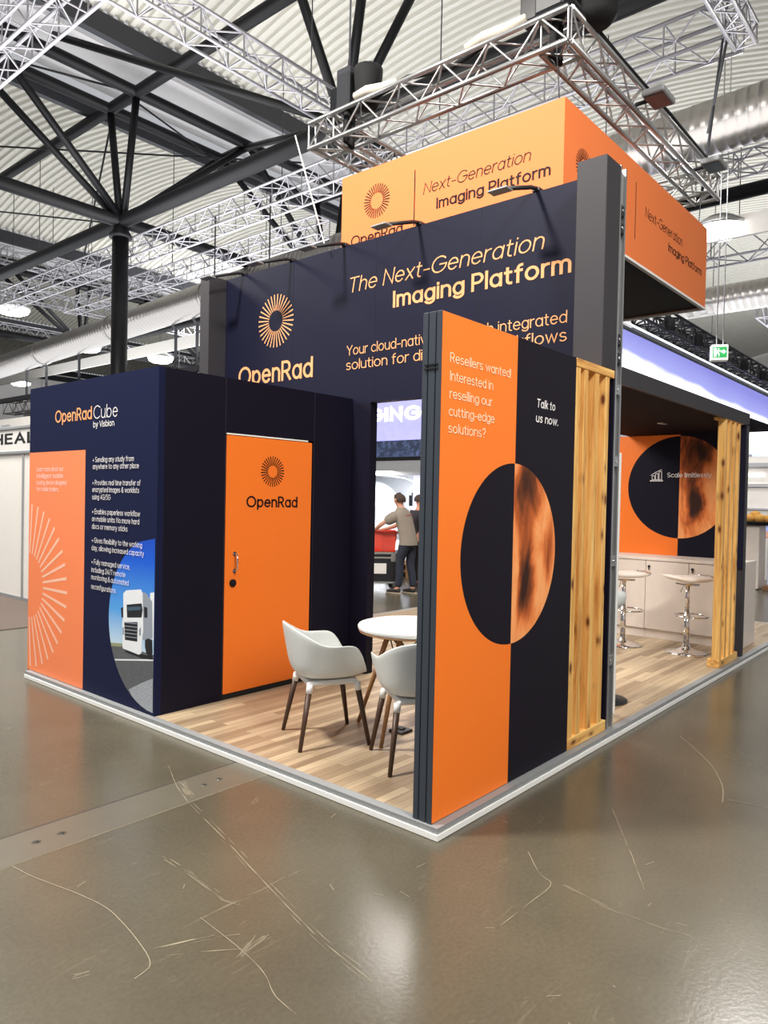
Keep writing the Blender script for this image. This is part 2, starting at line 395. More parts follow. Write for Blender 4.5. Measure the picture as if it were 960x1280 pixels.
    def build(s, name, mats, parent=None, origin=None):
        me = bpy.data.meshes.new(name)
        if parent is not None:
            o0 = WLOC[parent]
        elif origin is not None: o0 = Vector(origin)
        else:
            xs = [p[0] for p in s.v]; ys = [p[1] for p in s.v]; zs = [p[2] for p in s.v]
            o0 = Vector(((min(xs)+max(xs))/2, (min(ys)+max(ys))/2, min(zs)))
        me.from_pydata([(p[0]-o0.x, p[1]-o0.y, p[2]-o0.z) for p in s.v], [], s.f)
        if not isinstance(mats, (list, tuple)): mats = [mats]
        for m in mats: me.materials.append(m)
        me.polygons.foreach_set('material_index', s.mi); me.polygons.foreach_set('use_smooth', s.sm); me.update()
        o = bpy.data.objects.new(name, me); COL.objects.link(o)
        if parent is not None: o.parent = parent
        else: o.location = o0
        WLOC[o] = Vector(o0)
        return o


def thing(name, label, cat, loc=(0, 0, 0), group=None, kind=None):
    o = bpy.data.objects.new(name, None); COL.objects.link(o); o.location = loc; o.empty_display_size = 0.1
    WLOC[o] = Vector(loc)
    return tag(o, label, cat, group, kind)


def tag(o, label, cat, group=None, kind=None):
    if label: o['label'] = label
    if cat: o['category'] = cat
    if group: o['group'] = group
    if kind: o['kind'] = kind
    return o


def struct(o, label=None):
    o['kind'] = 'structure'
    if label: o['label'] = label
    return o


def dup(root, loc, rz=0.0, label=None):
    r = root.copy(); COL.objects.link(r); r.location = loc; r.rotation_euler = (0, 0, rz)
    if label: r['label'] = label
    for ch in list(root.children):
        c = ch.copy(); COL.objects.link(c); c.parent = r
        for g in list(ch.children):
            d = g.copy(); COL.objects.link(d); d.parent = c
    WLOC[r] = Vector(loc)
    return r


def BX(*a): return MB().box(*a)


# ------------------------------------------------------------------ monoline lettering (cap height 1, x-height .7)
def _arc(cx, cy, rx, ry, a0, a1):
    n = max(4, int(abs(a1-a0)/11))
    return [(cx+rx*math.cos(math.radians(a0+(a1-a0)*i/n)), cy+ry*math.sin(math.radians(a0+(a1-a0)*i/n))) for i in range(n+1)]


A_ = _arc
GL = {
 'a': (.56, [A_(.28, .35, .28, .35, 0, 360), [(.56, 0), (.56, .7)]]), 'b': (.56, [A_(.28, .35, .28, .35, 0, 360), [(0, 0), (0, 1)]]),
 'c': (.50, [A_(.30, .35, .30, .35, 48, 312)]), 'd': (.56, [A_(.28, .35, .28, .35, 0, 360), [(.56, 0), (.56, 1)]]),
 'e': (.57, [[(0.02, .37), (.57, .37)], A_(.285, .35, .285, .35, 3, 318)]), 'f': (.32, [A_(.30, .80, .18, .2, 85, 180)+[(.12, 0)], [(0, .68), (.30, .68)]]),
 'g': (.56, [A_(.28, .35, .28, .35, 0, 360), [(.56, .7), (.56, 0)]+A_(.28, -.02, .28, .22, 0, -150)]), 'h': (.50, [[(0, 0), (0, 1)], A_(.25, .43, .25, .27, 180, 0)+[(.50, 0)]]),
 'i': (.0, [[(0, 0), (0, .7)], [(0, .93), (0, .95)]]), 'k': (.46, [[(0, 0), (0, 1)], [(.42, .7), (0, .27)], [(.15, .42), (.46, 0)]]), 'l': (.0, [[(0, 0), (0, 1)]]),
 'm': (.84, [[(0, 0), (0, .7)], A_(.21, .46, .21, .24, 180, 0)+[(.42, 0)], A_(.63, .46, .21, .24, 180, 0)+[(.84, 0)]]),
 'n': (.50, [[(0, 0), (0, .7)], A_(.25, .43, .25, .27, 180, 0)+[(.50, 0)]]), 'o': (.60, [A_(.30, .35, .30, .35, 0, 360)]),
 'p': (.56, [A_(.28, .35, .28, .35, 0, 360), [(0, -.25), (0, .7)]]), 'q': (.56, [A_(.28, .35, .28, .35, 0, 360), [(.56, -.25), (.56, .7)]]),
 'r': (.28, [[(0, 0), (0, .7)], A_(.27, .42, .27, .28, 180, 85)]), 's': (.44, [A_(.22, .525, .20, .175, 35, 270)+A_(.22, .175, .22, .175, 90, -145)]),
 't': (.32, [[(.12, .92), (.12, .2)]+A_(.30, .18, .18, .18, 180, 275), [(0, .68), (.30, .68)]]), 'u': (.50, [[(0, .7)]+A_(.25, .27, .25, .27, 180, 360), [(.50, 0), (.50, .7)]]),
 'v': (.52, [[(0, .7), (.26, 0), (.52, .7)]]), 'w': (.80, [[(0, .7), (.2, 0), (.4, .68), (.6, 0), (.8, .7)]]), 'x': (.48, [[(0, .7), (.48, 0)], [(.48, .7), (0, 0)]]),
 'y': (.52, [[(0, .7), (.27, 0)], [(.52, .7), (.19, -.25), (.04, -.25)]]), 'z': (.46, [[(0, .7), (.46, .7), (0, 0), (.46, 0)]]),
 'A': (.74, [[(0, 0), (.37, 1), (.74, 0)], [(.13, .33), (.61, .33)]]), 'C': (.80, [A_(.48, .5, .48, .5, 45, 315)]), 'E': (.52, [[(.52, 1), (0, 1), (0, 0), (.52, 0)], [(0, .52), (.46, .52)]]),
 'F': (.5, [[(.5, 1), (0, 1), (0, 0)], [(0, .5), (.44, .5)]]), 'G': (.88, [A_(.46, .5, .46, .5, 45, 360)+[(.50, .5)]]), 'H': (.66, [[(0, 0), (0, 1)], [(.66, 0), (.66, 1)], [(0, .5), (.66, .5)]]),
 'I': (.0, [[(0, 0), (0, 1)]]), 'L': (.46, [[(0, 1), (0, 0), (.46, 0)]]), 'M': (.8, [[(0, 0), (0, 1), (.4, .25), (.8, 1), (.8, 0)]]), 'N': (.66, [[(0, 0), (0, 1), (.66, 0), (.66, 1)]]), 'O': (.92, [A_(.46, .5, .46, .5, 0, 360)]),
 'P': (.56, [[(0, 0), (0, 1), (.28, 1)]+A_(.28, .72, .28, .28, 90, -90)+[(0, .44)]]), 'R': (.58, [[(0, 0), (0, 1), (.28, 1)]+A_(.28, .73, .27, .27, 90, -90)+[(0, .46)], [(.28, .46), (.58, 0)]]),
 'S': (.58, [A_(.29, .745, .27, .255, 35, 270)+A_(.29, .245, .29, .245, 90, -145)]), 'T': (.66, [[(0, 1), (.66, 1)], [(.33, 1), (.33, 0)]]), 'V': (.68, [[(0, 1), (.34, 0), (.68, 1)]]), 'Y': (.66, [[(0, 1), (.33, .45), (.66, 1)], [(.33, .45), (.33, 0)]]),
 '2': (.5, [A_(.25, .74, .25, .26, 160, -35)+[(0, 0), (.52, 0)]]), '4': (.58, [[(.42, 0), (.42, 1), (0, .27), (.58, .27)]]), '5': (.52, [[(.46, 1), (.08, 1), (.04, .55)]+A_(.25, .31, .26, .31, 125, -145)]), '7': (.5, [[(0, 1), (.5, 1), (.14, 0)]]),
 '.': (.0, [[(0, 0), (0, .02)]]), ',': (.04, [[(.04, .02), (0, -.14)]]), '!': (.0, [[(0, .32), (0, 1)], [(0, 0), (0, .02)]]), '?': (.46, [A_(.23, .75, .23, .25, 165, -50)+[(.23, .42), (.23, .3)], [(.23, 0), (.23, .02)]]),
 '-': (.34, [[(0, .36), (.34, .36)]]), ':': (.0, [[(0, 0), (0, .02)], [(0, .62), (0, .64)]]), '+': (.42, [[(0, .36), (.42, .36)], [(.21, .15), (.21, .57)]]), '/': (.4, [[(0, -.08), (.4, 1.02)]]),
 '&': (.62, [[(.62, 0), (.14, .66)]+A_(.28, .80, .17, .2, 200, -60)+A_(.27, .26, .27, .28, 105, 330)+[(.60, .45)]]), ' ': (.12, []),
}


def _stroke(pl, wd):
    """polyline -> list of quads, square caps, mitred joints"""
    pts = [Vector((p[0], p[1])) for p in pl]
    q = [pts[0]]
    for p in pts[1:]:
        if (p-q[-1]).length > 1e-5: q.append(p)
    pts = q; closed = len(pts) > 3 and (pts[0]-pts[-1]).length < 1e-3
    h = wd/2; out = []
    if not closed:
        d0 = (pts[1]-pts[0]).normalized(); d1 = (pts[-1]-pts[-2]).normalized()
        straight0 = True
        pts = [pts[0]-d0*h]+pts[1:-1]+[pts[-1]+d1*h]
    else: pts = pts[:-1]
    m = len(pts); L = []; R = []
    for i in range(m):
        a = pts[i-1] if (i or closed) else None; c = pts[(i+1) % m] if (i < m-1 or closed) else None
        d1 = (pts[i]-a).normalized() if a is not None else None; d2 = (c-pts[i]).normalized() if c is not None else None
        if d1 is None: d1 = d2
        if d2 is None: d2 = d1
        t = d1+d2
        if t.length < 0.35: nn = Vector((-d2.y, d2.x)); k = 1.0
        else:
            t.normalize(); nn = Vector((-t.y, t.x)); k = 1/max(0.42, nn.dot(Vector((-d1.y, d1.x))))
        L.append(pts[i]+nn*h*k); R.append(pts[i]-nn*h*k)
    for i in range(m if closed else m-1):
        j = (i+1) % m; out.append([R[i], R[j], L[j], L[i]])
    return out


def layout(text, wd, track):
    x = 0.0; polys = []
    for ch in text:
        adv, strokes = GL[ch]
        if ch == ' ': x += 0.24+track; continue
        x += wd/2
        for st in strokes:
            for p in _stroke(st, wd): polys.append([(a.x+x, wd/2+a.y*(1-wd)) for a in p])
        x += adv+wd/2+track
    return polys, x-track


class Plane:
    def __init__(s, O, u, v=(0, 0, 1)):
        s.O = Vector(O); s.u = Vector(u); s.v = Vector(v); s.n = s.u.cross(s.v)

    def pt(s, a, b, d=0.0): return s.O+s.u*a+s.v*b+s.n*d


def text(mb, P, s, u0, v0, width, cap, wd=0.13, track=0.11, shear=0.0, d=0.002, mi=0):
    polys, W = layout(s, wd, track); k = width/W
    for i, p in enumerate(polys): mb.face([P.pt(u0+a*k+shear*b*cap, v0+b*cap, d+0.00004*(i % 41)) for a, b in p], mi)
    return mb


def burst(mb, P, cu, cv, ri, ro, n=32, wi=0.25, wo=0.135, d=0.002, a0=0.0, a1=360.0, mi=0):
    for i in range(n):
        a = math.radians(a0+(a1-a0)*(i+0.5)/n); da = math.radians((a1-a0)/n)
        ti = ri*da*wi; to = ro*da*wo
        c, s = math.cos(a), math.sin(a)
        q = [(ri*c-s*-ti, ri*s+c*-ti), (ro*c-s*-to, ro*s+c*-to), (ro*c-s*to, ro*s+c*to), (ri*c-s*ti, ri*s+c*ti)]
        mb.face([P.pt(cu+x, cv+y, d) for x, y in q], mi)
    return mb


def arcpoly(cu, cv, ru, rv, a0, a1, n=40): return [(cu+ru*math.cos(math.radians(a0+(a1-a0)*i/n)), cv+rv*math.sin(math.radians(a0+(a1-a0)*i/n))) for i in range(n+1)]


def flat(mb, P, poly, d=0.001, mi=0): mb.face([P.pt(a, b, d) for a, b in poly], mi); return mb


def rect(mb, P, u0, u1, v0, v1, d=0.001, mi=0): return flat(mb, P, [(u0, v0), (u1, v0), (u1, v1), (u0, v1)], d, mi)

# ================================================================== SETTING
PH = 0.06      # stand floor height
fl = MB()
fl.box(-14, 62, -22, 82, -0.3, 0.0, 0)
# steel cover plate over the floor trench, with its joint lines (part of the floor surface)
fl.box(-9, 0.6, 1.245, 1.528, 0.0, 0.0012, 2)
fl.box(-9, 0.6, 1.527, 1.537, 0.0, 0.0014, 3)
fl.box(-9, 0.6, 1.239, 1.2425, 0.0, 0.0013, 1)
for hx, hy in ((-1.292, 1.379), (-1.17, 1.38), (-0.35, 1.38), (-0.24, 1.39)):
    fl.lathe([(0.022, 0.0012), (0.022, 0.002)], (hx, hy, 0), 14, 2)
    fl.lathe([(0.014, 0.002), (0.014, 0.0024)], (hx, hy, 0), 12, 3)


SEED = [0.0]


def hairline(P, wdt, breaks, off, z):
    SEED[0] += 13.7; sd = SEED[0]
    fine = []
    for a, b in zip(P[:-1], P[1:]):
        n = max(2, int((b-a).length/0.012)); fine += [a.lerp(b, i/n) for i in range(n)]
    fine.append(P[-1]); rows = []
    for i, p in enumerate(fine):
        q0 = fine[max(0, i-1)]; q1 = fine[min(len(fine)-1, i+1)]; d = (q1-q0).normalized(); nn = Vector((-d.y, d.x, 0))
        o = off+0.0025*mnoise.noise(Vector((p.x*6, p.y*6, sd)))
        t = mnoise.noise(Vector((p.x*11, p.y*11, sd+5)))*0.5+0.5
        wv = wdt*max(0.0, min(1.0, (t-breaks)*3.2+0.35)) if breaks else wdt
        c = p+nn*o+Vector((0, 0, z)); rows.append((c-nn*wv/2, c+nn*wv/2, wv))
    for r0, r1 in zip(rows[:-1], rows[1:]):
        if r0[2] < 0.0004 and r1[2] < 0.0004: continue
        fl.face([r0[0], r1[0], r1[1], r0[1]], 1)


def scratch(pts, wdt, jit=0.0, z=0.0016, breaks=0.0):
    P = [Vector((p[0], p[1], 0)) for p in pts]
    if wdt <= 0.0075: hairline(P, wdt*0.8, breaks and breaks+0.12, 0.0, z); return
    n = max(3, int(wdt/0.0032))
    for i in range(n):      # a rubbed streak = many broken hairlines side by side
        a = random.uniform(0, .25); b = random.uniform(.75, 1)
        q0 = P[0].lerp(P[1], a); q1 = P[-2].lerp(P[-1], b)
        hairline([q0]+P[1:-1]+[q1], random.uniform(.0016, .0034), random.uniform(.44, .60), wdt*(i/(n-1)-.5)*1.3, z)


def smooth_pts(pts, it=2):
    for _ in range(it):
        q = [pts[0]]
        for a, b in zip(pts[:-1], pts[1:]): q += [(a[0]*.75+b[0]*.25, a[1]*.75+b[1]*.25), (a[0]*.25+b[0]*.75, a[1]*.25+b[1]*.75)]
        pts = q+[pts[-1]]
    return pts


scratch(smooth_pts([(-1.459, 1.231), (-1.441, 1.083), (-1.405, 0.94), (-1.371, 0.802), (-1.345, 0.627), (-1.363, 0.448), (-1.395, 0.267), (-1.424, 0.185), (-1.464, 0.171), (-1.503, 0.165)]), 0.0045)
scratch(smooth_pts([(-1.139, 0.305), (-1.15, 0.14), (-1.165, -0.02), (-1.192, -0.152), (-1.239, -0.239), (-1.247, -0.304), (-1.251, -0.365)]), 0.0035, breaks=0.15)
S1 = [(-0.325, 1.769), (-0.476, 1.451), (-0.554, 1.223), (-0.671, 0.773), (-0.811, 0.287), (-0.925, -0.142), (-0.973, -0.442)]
scratch(S1, 0.005, 0.3, breaks=0.3); scratch([(x+0.02, y) for x, y in S1[2:]], 0.003, 0.4, breaks=0.4); scratch([(x-0.016, y) for x, y in S1[3:]], 0.003, 0.4, breaks=0.45)
scratch([(-0.40, 1.55), (-0.50, 1.27)], 0.03, 0.6, breaks=0.45); scratch([(-0.41, 1.5), (-0.50, 1.28)], 0.02, 0.6, breaks=0.4)
scratch([(-0.576, 0.29), (-0.839, 0.28), (-1.035, 0.291), (-1.243, 0.301)], 0.011, 0.7, breaks=0.3)
scratch([(-0.973, 0.845), (-0.977, 0.591), (-1.0, 0.338), (-0.971, 0.246)], 0.008, 0.8, breaks=0.45)
scratch([(-0.96, 0.845), (-0.962, 0.591), (-0.985, 0.338)], 0.006, 0.8, breaks=0.5)
scratch([(0.05, -0.63), (0.039, -0.681), (0.009, -0.887), (0.019, -1.029), (0.036, -1.178)], 0.014, 0.5, breaks=0.12)
scratch([(-1.387, 0.271), (-1.244, 0.207), (-1.103, 0.104)], 0.007, 0.6, breaks=0.35)
scratch([(-1.4, 0.224), (-1.267, 0.125), (-1.139, 0.013)], 0.006, 0.6, breaks=0.4)
scratch([(-1.37, 0.25), (-1.15, 0.15)], 0.012, 0.8, breaks=0.55)
scratch(smooth_pts([(2.479, -0.314), (2.051, -0.656), (1.686, -0.83), (1.461, -0.884)]), 0.007, 0.3)
scratch(smooth_pts([(0.212, -0.373), (0.053, -0.522), (0.04, -0.606), (-0.181, -0.595), (-0.393, -0.595)]), 0.004, 0.3, breaks=0.2)
scratch([(1.518, -0.898), (1.557, -1.092)], 0.007, 0.3)
scratch([(0.037, -1.385), (0.046, -1.435)], 0.012, 0.5)
scratch([(-1.64, 0.327), (-1.575, 0.299)], 0.016, 0.6, breaks=0.2)
scratch(smooth_pts([(0.963, -0.462), (0.512, -0.752), (0.256, -0.907)]), 0.004, 0.3, breaks=0.3)
scratch([(-1.03, 0.02), (-1.2, 0.0)], 0.02, 0.8, breaks=0.5); scratch([(-1.06, 0.06), (-1.21, -0.02)], 0.016, 0.8, breaks=0.5)
scratch([(-0.2, 1.05), (-0.36, 0.96)], 0.014, 0.7, breaks=0.4)
for _ in range(26):      # loose little nicks
    a = random.uniform(0, PI); x = random.uniform(-1.7, 0.6); y = random.uniform(-1.4, 1.1); l = random.uniform(0.01, 0.06)
    if x > -0.1 and y > -0.1: continue
    scratch([(x, y), (x+l*math.cos(a), y+l*math.sin(a))], 0.003, 0.4)
floor = struct(fl.build('floor', [M_CONC, M_SCRATCH, M_PLATE, M_JOINT], origin=(0, 0, 0)), 'scuffed polished grey concrete hall floor'); floor['category'] = 'floor'

# corrugated vaults: each bay arches along y between two valleys
ce = MB()
PITCH = 0.27
VALL = [-16.3, 0.0, 16.5, 33.5, 50.5, 67.5]
X0, X1 = -6.0, 60.0
nx = int((X1-X0)/PITCH)
prof = [(0.0, 0.0), (0.45, 0.0), (0.55, 0.09), (0.90, 0.09)]
for y0, y1 in zip(VALL[:-1], VALL[1:]):
    a, b = y0+1.9, y1-1.9; K = 14
    vs = []
    xs = [(X0+(i+p[0])*PITCH, p[1]) for i in range(nx) for p in prof]
    for k in range(K+1):
        t = k/K; y = a+(b-a)*t; z = 13.0+0.95*(1-(2*t-1)**2)
        vs += [(x, y, z+h) for x, h in xs]
    m = len(xs)
    ce.mesh(vs, [(k*m+i, k*m+i+1, (k+1)*m+i+1, (k+1)*m+i) for k in range(K) for i in range(m-1)], 0)
for y in VALL:
    ce.box(X0, X1, y-1.9, y-0.9, 13.3, 13.4, 1); ce.box(X0, X1, y+0.9, y+1.9, 13.3, 13.4, 1)
    ce.box(X0, X1, y-0.9, y+0.9, 12.9, 13.0, 1)
    ce.box(X0, X1, y-2.0, y-1.8, 12.45, 12.95, 2); ce.box(X0, X1, y+1.8, y+2.0, 12.45, 12.95, 2)
ceiling = struct(ce.build('ceiling', [M_CORR, M_GUTTER, M_BLACK], origin=(0, 0, 12)), 'corrugated sheet metal hall roof in shallow vaults'); ceiling['category'] = 'ceiling'
struct(BX(60, 60.4, -22, 82, 0, 15).build('wall_back', M_WALLW)); struct(BX(-14, 60, 81, 81.4, 0, 15).build('wall_left', M_WALLW))

# roof steel -------------------------------------------------------
XN = [-4.3, -0.35, 3.65, 7.65, 11.4, 15.6, 19.5, 23.4, 27.3, 31.2, 35.1]
LZ, UZ = 9.0, 12.25


def roof_truss(yc, label, skip_low=()):
    t = thing('roof_truss', label, 'roof truss', (XN[3], yc, 8.8))
    for dy in (-0.68, 0.68):
        MB().tube((XN[0], yc+dy, UZ), (XN[-1], yc+dy, UZ), 0.15, n=10).build('upper_chord', M_STEEL, t)
    MB().tube((XN[0], yc, LZ), (XN[-1], yc, LZ), 0.17, n=10).build('lower_chord', M_STEEL, t)
    for i in range(1, len(XN), 2):
        for j in (i-1, i, i+1):
            if 0 <= j < len(XN):
                for dy in (-0.68, 0.68):
                    MB().tube((XN[i], yc+dy*0.12, LZ), (XN[j], yc+dy, UZ), 0.10, n=8).build('strut', M_STEEL, t)
    for j in range(0, len(XN)):
        MB().tube((XN[j], yc-0.68, UZ), (XN[j], yc+0.68, UZ), 0.13, n=8).build('cross_tie', M_STEEL, t)
    return t


roof_truss(16.5, 'black tubular roof truss carried by the round column, twin upper chords and V struts')
roof_truss(34.2, 'black tubular roof truss further back, its V struts rising beyond the long duct')


def tubeobj(name, p0, p1, r, m, label, cat, group=None, n=10):
    return tag(MB().tube(p0, p1, r, n=n).build(name, m), label, cat, group)


c = thing('steel_column', 'round black steel column rising behind the navy cabin', 'column', (7.62, 16.5, 0))
MB().tube((7.62, 16.5, 0), (7.62, 16.5, 8.6), 0.215, n=24).build('shaft', M_STEEL, c)
MB().lathe([(0.3, 8.55), (0.3, 8.62), (0.22, 8.75), (0.16, 9.0)], (7.62, 16.5, 0), 20).build('capital', M_STEEL, c)
MB().lathe([(0.36, 0), (0.36, 0.03), (0.24, 0.05)], (7.62, 16.5, 0), 20).build('base_plate', M_STEEL, c)
tubeobj('roof_beam', (7.65, -6, LZ), (7.65, 60, LZ), 0.19, M_STEEL, 'long black roof beam running over the column towards the black hoist', 'beam')
tubeobj('roof_beam', (7.65, -6, UZ), (7.65, 60, UZ), 0.16, M_STEEL, 'high black roof beam crossing above the column head', 'beam')
tubeobj('roof_beam', (15.7, -10, LZ), (15.7, 60, LZ), 0.17, M_STEEL, 'far black roof beam running just below the long silver duct', 'beam')
tubeobj('roof_beam', (7.8, 8.3, LZ), (36, 8.3, LZ), 0.16, M_STEEL, 'black roof beam running off behind the orange hanging banner', 'beam')
# struts over the mid bay node, and the plan braces
b = thing('roof_strut_cluster', 'three black roof struts fanning up above the black hoist', 'roof strut', (7.75, 8.24, 9.0))
for q in ((6.1, 9.2), (7.9, 7.6), (9.6, 6.9)): MB().tube((7.75, 8.24, 9.0), (q[0], q[1], 13.9), 0.10, n=8).build('strut', M_STEEL, b)
tubeobj('tie_bar', (7.75, 8.3, 9.1), (5.0, 14.9, 12.1), 0.085, M_STEEL, 'slanting black tie bar from the hoist node up to the left', 'tie bar', n=8)
tubeobj('tie_bar', (7.75, 8.4, 9.1), (11.2, 15.7, 12.1), 0.085, M_STEEL, 'black tie bar running back from the hoist node to the twin chords', 'tie bar', n=8)
for i, (p, q, lb) in enumerate([((4.0, 17.2, 12.2), (7.6, 15.8, 12.2), 'thin black wind brace left of the column head'), ((7.7, 17.1, 12.2), (10.9, 25.5, 9.3), 'thin black wind brace slanting down right of the column'),
                                 ((7.7, 16, 12.1), (11.2, 17.0, 12.0), 'thin black wind brace between the twin chords'), ((4.5, 23, 11.9), (12.5, 14.6, 11.8), 'long thin black wind brace under the left vault'),
                                 ((8.4, 2.9, 12.0), (8.8, -2.0, 12.0), 'thin dark cable stretched under the right vault'), ((3.6, 30.0, 11.9), (12.5, 24.0, 12.0), 'thin black wind brace under the back vault')]):
    tubeobj('wind_brace', p, q, 0.028, M_STEEL, lb, 'brace', n=6)
for y, lb in ((30.6, 'white band hanging under the far roof beam left of the column'),):
    MBB = BX(15.62, 15.72, -8, 50, 7.95, 8.45).build('fascia_band', M_WALLW); tag(MBB, 'long white fascia band below the far roof beam', 'fascia')


# spiral ducts ------------------------------------------------------
def duct(p0, p1, r, label, nb):
    p0 = Vector(p0); p1 = Vector(p1); t = thing('air_duct', label, 'air duct', tuple(p0.lerp(p1, .5)-Vector((0, 0, r))))
    d = p1-p0; n = int(d.length/0.2)
    pts = []; rr = []
    for i in range(n):
        for f, k in ((0.0, 1.0), (0.78, 1.0), (0.84, 1.009), (0.94, 1.009)):
            pts.append(p0+d*((i+f)/n)); rr.append(r*k)
    MB().path(pts, rr, n=28).build('pipe', M_DUCT, t)
    for i in range(nb):
        q = p0+d*((i+.5)/nb); u = d.normalized()
        MB().tube(q-u*0.06, q+u*0.06, r*1.05, n=28, cap=True).build('flange', M_DUCT, t)
    return t


duct((12.0, -9.0, 9.37), (12.0, 46, 7.14), 0.5, 'long silver spiral duct running across the hall behind the banner', 9)
duct((20.3, -10.0, 7.95), (20.3, 30, 7.45), 0.42, 'far silver spiral duct low at the right behind the exit sign', 6)
for i, y in enumerate((18.2, 19.6, 20.9, 28.0, 31.0, 33.0)):
    h = thing('duct_bracket', 'black bracket under the duct, '+['nearest the banner wall', 'second from the banner wall', 'third from the banner wall', 'left of the column', 'at the far left beside another', 'leftmost of all'][i], 'bracket', (12.3, y, 7.0), 'duct brackets')
    MB().box(12.26, 12.34, y-.04, y+.04, 6.1, 7.55).build('post', M_BLACK, h)
    MB().tube((12.3, y, 7.5), (11.9, y+0.1, 8.1), 0.05, n=6).build('stay', M_BLACK, h)
tag(BX(12.2, 12.4, 12, 40, 5.9, 6.1).build('bracket_rail', M_BLACK), 'black rail carrying the brackets under the long duct', 'rail')


# aluminium trusses ---------------------------------------------------
def box_truss(name, p0, p1, sz, label, r=0.025, rb=0.011, m=None, pitch=None, upv=(0, 0, 1), group=None, cat='truss', hang=True):
    m = m or M_ALUT; p0 = Vector(p0); p1 = Vector(p1); d = (p1-p0); L = d.length; d.normalize(); U = Vector(upv); S = d.cross(U).normalized(); U = S.cross(d)
    t = thing(name, label, cat, tuple((p0+p1)/2-U*(sz/2)), group)
    h = sz/2; cor = [S*h+U*h, S*-h+U*h, S*-h+U*-h, S*h+U*-h]
    for c in cor: MB().tube(p0+c, p1+c, r, n=8).build('chord', m, t)
    pitch = pitch or sz*0.95; n = max(2, int(L/pitch))
    for k in range(4):
        a, b = cor[k], cor[(k+1) % 4]; q = MB()
        for i in range(n):
            s0 = p0+d*(L*i/n); s1 = p0+d*(L*(i+1)/n)
            A, B = (a, b) if (i+k) % 2 == 0 else (b, a)
            q.tube(s0+A, s1+B, rb, n=5, cap=False)
            if i % 2 == 0: q.tube(s0+a, s0+b, rb, n=5, cap=False)
        q.tube(p1+a, p1+b, rb, n=5, cap=False)
        q.build('lacing', m, t)
    if hang:
        for f in (.12, .5, .88):
            q = p0.lerp(p1, f); MB().tube(q+U*h, Vector((q.x, q.y, 12.6)), 0.012, n=5).build('hanger', M_BLACK, t)
    return t


box_truss('lighting_truss', (8.12, 1.0, 8.35), (8.12, 44, 8.35), 0.5, 'long aluminium truss hung beneath the roof beam beside the column', 0.03, 0.014)
box_truss('lighting_truss', (0.6, 7.9, 9.0), (7.3, 7.9, 9.0), 0.42, 'aluminium truss coming in from top centre to the black hoist', 0.03, 0.014)
box_truss('lighting_truss', (1.5, 4.5, 7.8), (1.5, 17, 7.8), 0.40, 'close aluminium truss crossing the top left corner', 0.025, 0.012)
box_truss('lighting_truss', (1.06, 4.5, 7.95), (1.06, 17, 7.95), 0.30, 'narrow aluminium truss beyond the one in the top left corner', 0.022, 0.012)
box_truss('lighting_truss', (3.4, 0.67, 7.62), (7.25, 0.67, 7.62), 0.25, 'aluminium truss end poking down at the top right corner', 0.028, 0.012)
box_truss('lighting_truss', (14.0, -6, 8.93), (14.0, 3.0, 8.93), 0.4, 'far aluminium truss at the right beneath the long duct', 0.025, 0.016)
box_truss('lighting_truss', (18.0, -6, 8.55), (18.0, 4.9, 8.55), 0.75, 'deep aluminium truss behind the glowing lamp at the right', 0.035, 0.02)
box_truss('lighting_truss', (21.2, 3.6, 7.6), (34, 3.6, 7.6), 0.6, 'far aluminium truss running away at the right edge', 0.03, 0.02)
box_truss('lighting_truss', (3.0, 24.5, 9.75), (16, 24.5, 9.75), 0.5, 'aluminium truss running off behind the column', 0.03, 0.02)
box_truss('lighting_truss', (4.5, 29.2, 9.75), (20, 29.2, 9.75), 0.5, 'second aluminium truss further back behind the column', 0.03, 0.02)
box_truss('lighting_truss', (3.0, 36.5, 9.75), (24, 36.5, 9.75), 0.5, 'third aluminium truss, most distant of those behind the column', 0.03, 0.02)
box_truss('lighting_truss', (18.5, 10, 7.2), (18.5, 50, 7.2), 0.8, 'wide low aluminium truss seen under the white fascia band', 0.04, 0.025)
box_truss('lighting_truss', (22.5, 10, 7.0), (22.5, 56, 7.0), 0.9, 'distant low aluminium truss above the navy cabin roof', 0.04, 0.03)
box_truss('lighting_truss', (9.9, 11, 8.3), (9.9, 24, 8.3), 0.45, 'aluminium truss right of the column under the curved roof', 0.028, 0.016)

# hall lamps -----------------------------------------------------------
LP = [(8.7, 25.9, 8.3, 'glowing hall lamp left of the column beside the duct'), (16.9, 44.5, 8.3, 'glowing hall lamp at the far left above the white booth'), (13.1, 28.9, 8.0, 'glowing hall lamp just left of the column below the duct'),
      (13.3, 17.2, 7.3, 'glowing hall lamp right of the duct brackets'), (16.5, 28.5, 8.0, 'glowing hall lamp right of the column under the white band'), (15.8, 3.42, 8.3, 'brilliant hall lamp right of the orange banner'), (11.3, 40.0, 8.2, 'glowing hall lamp at the left edge over the sign')]
first = None
for x, y, z, lb in LP:
    if first is None:
        first = thing('hall_lamp', lb, 'lamp', (x, y, z), 'hall lamps')
        MB().lathe([(0.60, -0.02), (0.62, 0.05), (0.30, 0.26), (0.10, 0.34)], (x, y, z), 20).build('reflector', M_ALU, first)
        MB().lathe([(0.40, -0.20), (0.54, -0.12), (0.56, -0.02)], (x, y, z), 20).build('diffuser', M_LAMP, first)
        MB().tube((x, y, z+.3), (x, y, z+4.6), 0.012, n=5).build('hanger', M_BLACK, first)
    else: dup(first, (x, y, z), 0, lb)

